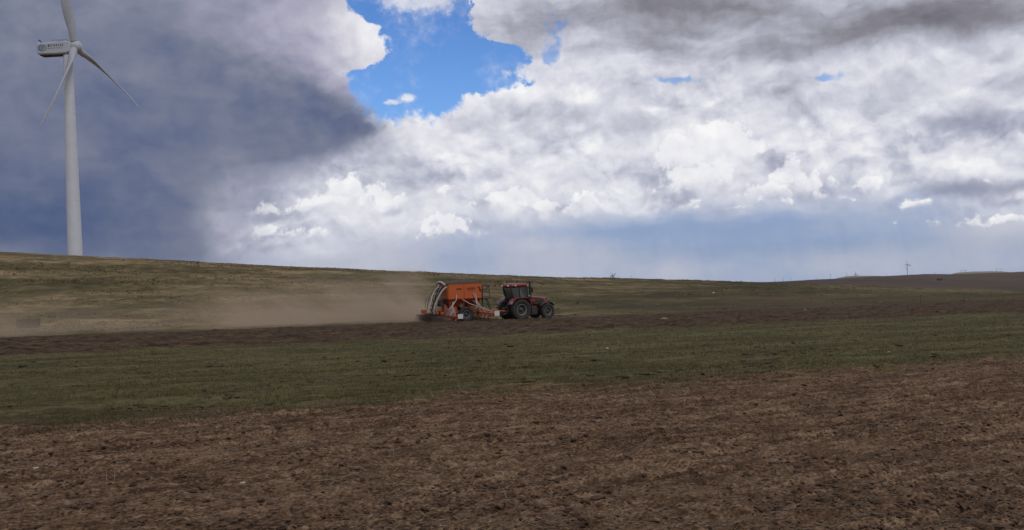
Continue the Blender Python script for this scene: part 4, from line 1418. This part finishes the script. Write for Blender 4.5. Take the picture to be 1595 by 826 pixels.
# slim pale seed tubes from the hopper down to the beams
r2 = random.Random(2)
for k in range(9):
    y0_, y1_ = -1.0 + .12 * (k % 3), -3.6 + .38 * k
    m = MB(); m.tube([(-1.05 + .03 * k, y0_, 1.72), (-1.28, -1.15 + y1_ * .15, 1.30), (-1.42, y1_ * .75, .95), (-1.62, y1_, .55)], .015, 6); m.build('seed_tube', hose_w, tb2)
    m = MB(); m.tube([(.72 + .06 * k, y0_, 1.75), (1.0 + .03 * k, -1.3 + y1_ * .1, 1.35), (1.32, y1_ * .75, 1.0), (1.46, y1_, .58)], .015, 6); m.build('seed_tube', hose_w if k % 3 == 0 else orange_dk, tb1)
m = MB(); m.tube([(-.25, -1.2, 1.78), (.35, -1.42, 1.38), (1.3, -2.6, .95), (1.5, -3.7, .74)], .03, 6); m.tube([(-.72, -1.2, 2.15), (-.8, -1.3, 1.75), (-1.2, -1.5, 1.32), (-1.32, -1.9, .8)], .03, 6)
m.tube([(.92, -1.22, 2.2), (1.0, -1.26, 1.7), (1.02, -1.3, 1.0)], .035, 6); m.tube([(.72, -1.22, 2.2), (.9, -1.26, 1.8), (.98, -1.3, 1.3)], .03, 6)
m.build('loading_hose', hose_w, hop)
# black access platform with rails and ladder ahead of the hopper
m = MB(); m.box((1.98, 0, 1.86), (.62, 1.9, .06))
for sd in (-1, 1):
    for x in (1.66, 2.28): m.tube([(x, sd * .92, 1.86), (x, sd * .92, 2.92)], .03, 6)
    m.tube([(1.62, sd * .92, 2.62), (1.95, sd * .92, 2.55), (2.28, sd * .92, 2.92)], .04, 6); m.tube([(1.66, sd * .92, 2.36), (2.28, sd * .92, 2.36)], .03, 6)
m.tube([(2.28, -.92, 2.92), (2.28, .92, 2.92)], .03, 6); m.tube([(2.28, -.92, 2.4), (2.28, .92, 2.4)], .03, 6)
m.tube([(1.72, -.8, 1.85), (1.62, -.8, .9)], .045, 6); m.tube([(2.2, .8, 1.85), (2.3, .8, .9)], .045, 6)
pf = m.build('platform', black_pl, G)
m = MB()
for yy in (-.86, -.46): m.tube([(2.08, yy, 1.86), (2.42, yy, .86)], .03, 6)
for k in range(5): m.tube([(2.14 + .065 * k, -.86, 1.70 - .19 * k), (2.14 + .065 * k, -.46, 1.70 - .19 * k)], .022, 6)
m.build('ladder', black_pl, pf)
# ------------------------------------------------------------------ far things on the skyline
pole_m = mat('weathered_pole', (.060, .055, .052), .9)
far_white = white_tower


def ground_under(p): return float(base_h(p.x, p.y))


def far_turbine(px, py_hub, Y, Lb, yaw, spin, label, group='small far turbines on the skyline', s=1.0):
    h = at(px, py_hub, Y)
    g = ground_under(h)
    return make_turbine((h.x, h.y, g - 1), h.z - g + 1, Lb, yaw, R(spin), False, label, group, s)


far_turbine(1413, 412.5, 3700, 27, R(-52), 18, 'small pale wind turbine standing above the dark far ridge', s=.9)
far_turbine(1332.5, 427.5, 5600, 20, R(-70), 10, 'tiny faint wind turbine behind the pale sunlit knoll on the skyline', s=1.2)
far_turbine(954.5, 430, 2300, 13, R(-40), 58, 'tiny dark turbine top peeping over the hill crest right of the tractor', s=.9)


def pole(px, top, bot, Y, kind, label):
    a, b = at(px, bot, Y), at(px, top, Y)
    g = ground_under(a)
    H = max(b.z - g, 3)
    t = empty('utility_pole' if kind != 'H' else 'power_pylon', (a.x, a.y, g - .5), 0)
    tag(t, label, 'utility pole' if kind != 'H' else 'pylon', 'poles along the far skyline')
    r_ = .00011 * Y
    if kind == 'H':
        w = 2.6 * Y / 1000
        for sd in (-1, 1): MB().tube([(sd * w, 0, 0), (sd * w, 0, H + .5)], r_, 6).build('post', pole_m, t)
        m = MB(); m.tube([(-w * 1.5, 0, H - .6), (w * 1.5, 0, H - .6)], r_ * .9, 6)
        m.build('crossarm', pole_m, t)
    else:
        MB().tube([(0, 0, 0), (0, 0, H + .5)], [r_ * 1.2, r_ * .8], 6).build('post', pole_m, t)
        w = (1.3 if kind == 'T' else .7) * Y / 1000
        m = MB(); m.tube([(-w, 0, H - .3), (w, 0, H - .3)], r_ * .7, 5)
        if kind == 'T': m.tube([(-w, 0, H - .3), (-w, 0, H + .7)], r_ * .6, 5); m.tube([(w, 0, H - .3), (w, 0, H + .7)], r_ * .6, 5)
        m.build('crossarm', pole_m, t)
    return t


pole(983.5, 429.5, 435.5, 900, 'p', 'lone thin pole on the hill crest just right of the tiny dark turbine top')
pole(1207, 432.8, 439, 3300, 'p', 'leftmost of three short poles close together on the far skyline')
pole(1220, 432.8, 439, 3300, 'p', 'middle of three short poles close together on the far skyline')
pole(1232, 433.2, 438.5, 3300, 'p', 'rightmost of three short poles close together on the far skyline')
pole(1272, 432.5, 436.5, 3400, 'p', 'faint short pole standing alone between the three short poles and the tall one')
pole(1293.5, 427.5, 435, 3300, 'T', 'tall pole with a crossarm, left one of two near the pale knoll')
pole(1319, 425.8, 434, 3300, 'T', 'tall pole with a crossarm, right at the foot of the pale knoll')
pole(1380.5, 428.5, 431.5, 3500, 'p', 'short stub of a pole between the pale knoll and the far turbine')
pole(1457, 424.5, 428.5, 3500, 'p', 'short faint pole just right of the far turbine')
pole(1500.5, 421, 427, 3600, 'H', 'twin-legged pylon on the far ridge, the one nearer the far turbine')
pole(1556, 418.8, 426, 3600, 'H', 'twin-legged pylon on the far ridge, the one at the far right')


def shed(px, py, Y, w, h, d, label):
    a = at(px, py, Y); g = ground_under(a)
    t = empty('farm_shed', (a.x, a.y, g), R(20)); tag(t, label, 'shed')
    MB().box((0, 0, h / 2), (w, d, h)).build('wall', mat('shed_wall', (.05, .045, .045), .9), t)
    MB().prism([(-d / 2 - .4, h + .02), (d / 2 + .4, h + .02), (0, h * 1.5)], 'x', -w / 2 - .3, w / 2 + .3).build('roof', mat('shed_roof', (.035, .032, .034), .8), t)
    return t


def ground_hit(px, py, lo, hi):
    """distance at which the view through a picture point meets the ground"""
    Y = lo
    while Y < hi:
        p = at(px, py, Y)
        if p.z <= ground_under(p): return Y
        Y *= 1.01
    return hi


shed(1464, 436.5, ground_hit(1464, 437.2, 1400, 3400), 16, 4.5, 9, 'small dark shed low on the brown far slope under the ridge')


def bush(px, py, Y, w, label):
    a = at(px, py, Y); g = ground_under(a)
    t = empty('bush', (a.x, a.y, g), 0); tag(t, label, 'bush', 'dark bushes on the far slope')
    m = MB(); r3 = random.Random(int(px))
    for k in range(26):
        c = Vector((r3.gauss(0, w * .3), r3.gauss(0, w * .15), abs(r3.gauss(0, w * .16)) + w * .05))
        V, F = lump_template(k)
        m.add([c + Vector(v) * w * r3.uniform(.06, .12) for v in V], [tuple(int(q) for q in f) for f in F])
    m.build('foliage', mat('bush_leaf', (.035, .038, .024), .9), t)
    MB().tube([(0, 0, 0), (0, 0, w * .2)], w * .03, 6).build('stem', pole_m, t)


bush(1248, 442.3, ground_hit(1248, 443, 1200, 3400), 14, 'low dark bush on the brown far slope below the three short poles')

# ------------------------------------------------------------------ crate in the dust at the far left
crate_m = dusty('crate_boards', (.060, .042, .034), .85, .3, zlo=-1, zhi=2)
CY = 86.0
cp = at(44.5, 518.5, CY)
cg = ground_under(cp)
t = empty('storage_crate', (cp.x, cp.y, cg), R(12))
tag(t, 'low dark wooden crate standing in the dust at the far left', 'crate')
CW, CH, CD = 1.62, .82, 1.1
m = MB()
for k in range(5):
    z = .10 + (k + .5) * (CH - .1) / 5
    for sd in (-1, 1):
        m.box((0, sd * CD / 2, z), (CW, .03, (CH - .1) / 5 - .015)); m.box((sd * (CW / 2 - .02), 0, z), (.03, CD - .04, (CH - .1) / 5 - .02))
m.build('board_panel', crate_m, t)
m = MB()
for sx in (-1, 1):
    for sy in (-1, 1): m.box((sx * (CW / 2 + .02), sy * (CD / 2 + .03), CH / 2 + .02), (.09, .06, CH - .04))
m.build('corner_post', crate_m, t)
m = MB()
for k in range(6): m.box((0, -CD / 2 + (k + .5) * CD / 6, CH + .03), (CW + .16, CD / 6 - .012, .04))
m.build('lid', crate_m, t)
m = MB()
for sd in (-1, 0, 1): m.box((sd * CW * .42, 0, .05), (.1, CD, .09))
m.build('skid', crate_m, t)
bpn = at(66, 518, CY - .5)
o = MB().box((bpn.x, bpn.y, ground_under(bpn) + .07), (1.35, .24, .07), rz=R(10), ch=.02).build('plank', crate_m)
tag(o, 'loose dark plank lying on the soil just right of the low crate', 'plank')

# ------------------------------------------------------------------ small things lying or standing on the fields
def lying(px, py, name, mat_, size, label, cat, seed, flat=.5, group=None):
    Y = ground_hit(px, py, 4, 200)
    p = at(px, py, Y)
    V, F = lump_template(seed, 2)
    z = float(surf(np.array([p.x]), np.array([p.y]))[0])
    V = V * np.array([1.3, 1, flat]) * size + np.array([p.x, p.y, z + size * flat * .55])
    o = np_mesh(name, V, F, mat_, True)
    tag(o, label, cat, group)


rag = mat('white_plastic', (.62, .62, .60), .5)
stone_m = mat('pale_stone', (.42, .38, .33), .8, vary=.2, scale=9)
lying(1254, 484, 'plastic_bag', rag, .085, 'white plastic scrap on the tilled strip right of the tractor', 'litter', 71, .8)
lying(1111.5, 458.5, 'plastic_bag', rag, .12, 'white plastic scrap on the hillside below the skyline right of the tractor', 'litter', 72, .8)
lying(1034, 497.5, 'straw_clump', mat('straw_clump', (.36, .28, .19), .9), .22, 'pale clump of straw on the soil just right of the tractor', 'straw clump', 73, .35)
for i, (px, py, sz, lb) in enumerate([(83, 731, .05, 'pale flat stone on the ploughed soil beside the two upright stalks'), (56, 741, .022, 'small pale stone left of the larger flat stone'),
        (379, 752, .022, 'small white stone right of the two upright stalks'), (738, 735, .022, 'small white stone in the middle of the ploughed soil'),
        (1206, 627, .028, 'white pebble on the brown soil near the green strip'), (1384, 550, .035, 'white pebble on the green strip at right'),
        (946, 545, .06, 'pale flat lump on the green strip under the tractor'), (997, 614, .05, 'pale stone at the edge of soil and green strip')]):
    lying(px, py, 'stone', stone_m, sz, lb, 'stone', 80 + i, .5, 'pale stones on the fields')

stalk_m = grass_mat('stalk', [(.2, (.30, .24, .16)), (.8, (.46, .38, .27))], 2)


def stalk(px, py, dx, dyy, rad, label, curve=.1):
    """a dry stem from a ground point; dx, dyy: where its tip shows, in picture points"""
    Y = ground_hit(px, py, 4, 120)
    p = at(px, py, Y); z = float(surf(np.array([p.x]), np.array([p.y]))[0])
    k = Y / FPX
    tip = Vector((dx * k, rng.normal(0, .1) * abs(dx) * k, max(-dyy * k, .012)))
    b = Vector((p.x, p.y, z - .01))
    side = Vector((-tip.z, 0, tip.x)) * curve
    pts = [b + tip * f + side * math.sin(PI * f) for f in (0, .25, .5, .75, 1)]
    o = MB().tube(pts, [rad, rad * .95, rad * .85, rad * .7, rad * .4], 6).build('dry_stalk', stalk_m)
    tag(o, label, 'stalk', 'dry stalks on the ploughed soil')


stalk(167, 751, 0, -25, .0028, 'upright pale stalk, left one of the pair at the lower left', .03)
stalk(177, 749, 2, -24, .0028, 'upright pale stalk, right one of the pair at the lower left', -.05)
stalk(791, 774, -6, -18, .0032, 'short leaning stalk low in the middle of the ploughed soil', .08)
stalk(968, 811, -6, -15, .0034, 'hooked pale stalk near the bottom, beside a long lying stem', -.3)
stalk(979, 817, -34, -9, .0034, 'long pale stem lying low beside the hooked stalk', .06)
stalk(671, 803, -16, -14, .003, 'slanting stalk near the bottom, left of the middle', .1)
stalk(1394, 634, -13, -32, .003, 'long slanting stalk on the far side of the ploughed soil at right', -.04)
stalk(1456, 722, -13, -11, .0032, 'short bent stalk lying on the soil at right', .15)
stalk(1390, 741, -4, -14, .003, 'short upright stalk close to the bent one at right', .12)
stalk(1492, 808, -14, -14, .0034, 'bent stalk at the bottom right corner area', .2)
stalk(676, 619, -6, -17, .004, 'slanting stalk at the border of green strip and soil, left one of two', .1)
stalk(719, 613, -5, -14, .004, 'slanting stalk at the border of green strip and soil, right one of two', .1)
stalk(615, 709, -2, -26, .0026, 'thin dark upright stalk in the left part of the ploughed soil', .05)

stake_m = mat('grey_stake', (.075, .062, .052), .9)
for px, py, h, lb in ((1090, 485, .5, 'thin stake on the soil edge nearest the tractor'), (1192, 482, .55, 'thin stake just left of the white scrap on the tilled strip'),
                      (1361, 477, .7, 'taller thin stake right of the white scrap on the tilled strip'), (1434, 473, .7, 'thin stake midway between the tall one and the right edge pair'),
                      (1501, 469, .55, 'thin stake, left one of the pair at the right edge'), (1563, 466, .55, 'thin stake, right one of the pair at the right edge')):
    Y = ground_hit(px, py, 40, 200)
    p = at(px, py, Y); z = float(surf(np.array([p.x]), np.array([p.y]))[0])
    o = MB().tube([(p.x, p.y, z - .1), (p.x + .02, p.y, z + h * .6), (p.x + .05, p.y, z + h)], [.022, .018, .012], 6).build('stake', stake_m)
    tag(o, lb, 'stake', 'thin stakes along the field edge')
# ------------------------------------------------------------------ dust raised by the drill
def dust_material():
    m = bpy.data.materials.new('dust'); m.use_nodes = True
    nt = m.node_tree; nt.nodes.clear()
    geo = nt.nodes.new('ShaderNodeNewGeometry')
    x, y, z = sep(nt, S(nt, geo.outputs['Position']))
    q0 = y - x * KF
    zc = z - (x * GA + y * GB)                      # height over the field plane
    n = noise(nt, vec(nt, (x + zc * 1.3) * .13, y * .10, zc * .22), 1.0, 6, .62)
    n2 = noise(nt, vec(nt, (x + zc) * .45, y * .4, zc * .5), 1.0, 4, .6)
    age = x.lin(-7, -50)                            # 0 at the drill, 1 far behind it
    top = age * DUST_TOP[1] + DUST_TOP[0] + x.lin(-30, -9) * 2.0
    prof = (1 - zc / top).cl()
    lowb = (zc * -1.3).exp()
    puff = noise(nt, vec(nt, x * .11 + zc * .1, y * .02, 4.0), 1.0, 3, .55).step(.36, .64)
    lump = ((n - .5) * 6.5 + (n2 - .5) * 2.4 + .27 + prof * .35 + x.lin(-24, -9) * .3).cl()
    lane = q0.step(74.5, 77.5) * q0.step(100, 90)
    head = x.step(-7.0, -9.5)
    d = (prof ** 1.4 * lump + lowb * .6 * (n2 + .3)) * (puff * 1.1 + .32) * lane * head * (1 - age * .25) * (x.lin(-30, -9) * 1.7 + .65) * DUST_D
    pv = nt.nodes.new('ShaderNodeVolumePrincipled')
    pv.inputs['Color'].default_value = (*DUST_C, 1)
    pv.inputs['Anisotropy'].default_value = .1
    nt.links.new(d.k, pv.inputs['Density'])
    o = nt.nodes.new('ShaderNodeOutputMaterial'); nt.links.new(pv.outputs[0], o.inputs['Volume'])
    m.cycles.volume_step_rate = 1.0
    return m


rows = []
for i in range(25):
    f = i / 24
    x = -6.6 - 58 * f
    ring = []
    top = 5.6
    for k in range(16):
        a = 2 * PI * k / 16
        ca, sa = math.cos(a), math.sin(a)
        yy = x * KF + 87.5 + 14.5 * ca * (.55 + .45 * min(1, f * 4 + .2))
        zb = GA * x + GB * yy
        zz = zb + (top * sa if sa > 0 else 1.2 * sa)
        ring.append((x, yy, zz))
    rows.append(ring)
m = MB(); m.grid(rows, False, True); m.add(rows[0], [tuple(range(16))]); m.add(rows[-1], [tuple(range(16))])
dust = m.build('dust_cloud', dust_material())
tag(dust, 'tan dust cloud trailing low over the ground behind the seed drill', 'dust', kind='stuff')

# ------------------------------------------------------------------ the air itself
if HAZE_D > 0:
    hm = bpy.data.materials.new('haze'); hm.use_nodes = True
    nt = hm.node_tree; nt.nodes.clear()
    pv = nt.nodes.new('ShaderNodeVolumePrincipled'); pv.inputs['Density'].default_value = HAZE_D
    pv.inputs['Color'].default_value = (*HAZE_C, 1)
    o = nt.nodes.new('ShaderNodeOutputMaterial'); nt.links.new(pv.outputs[0], o.inputs['Volume'])
    hm.cycles.homogeneous_volume = True
    zlo = float(VALL[:, 2].min()) - 1.0
    hz_ = MB().box((0, 0, (zlo + 125) / 2), (17400, 17400, 125 - zlo)).build('haze', hm)
    tag(hz_, 'thin pale air between the viewer and the far hills', 'haze', kind='stuff')
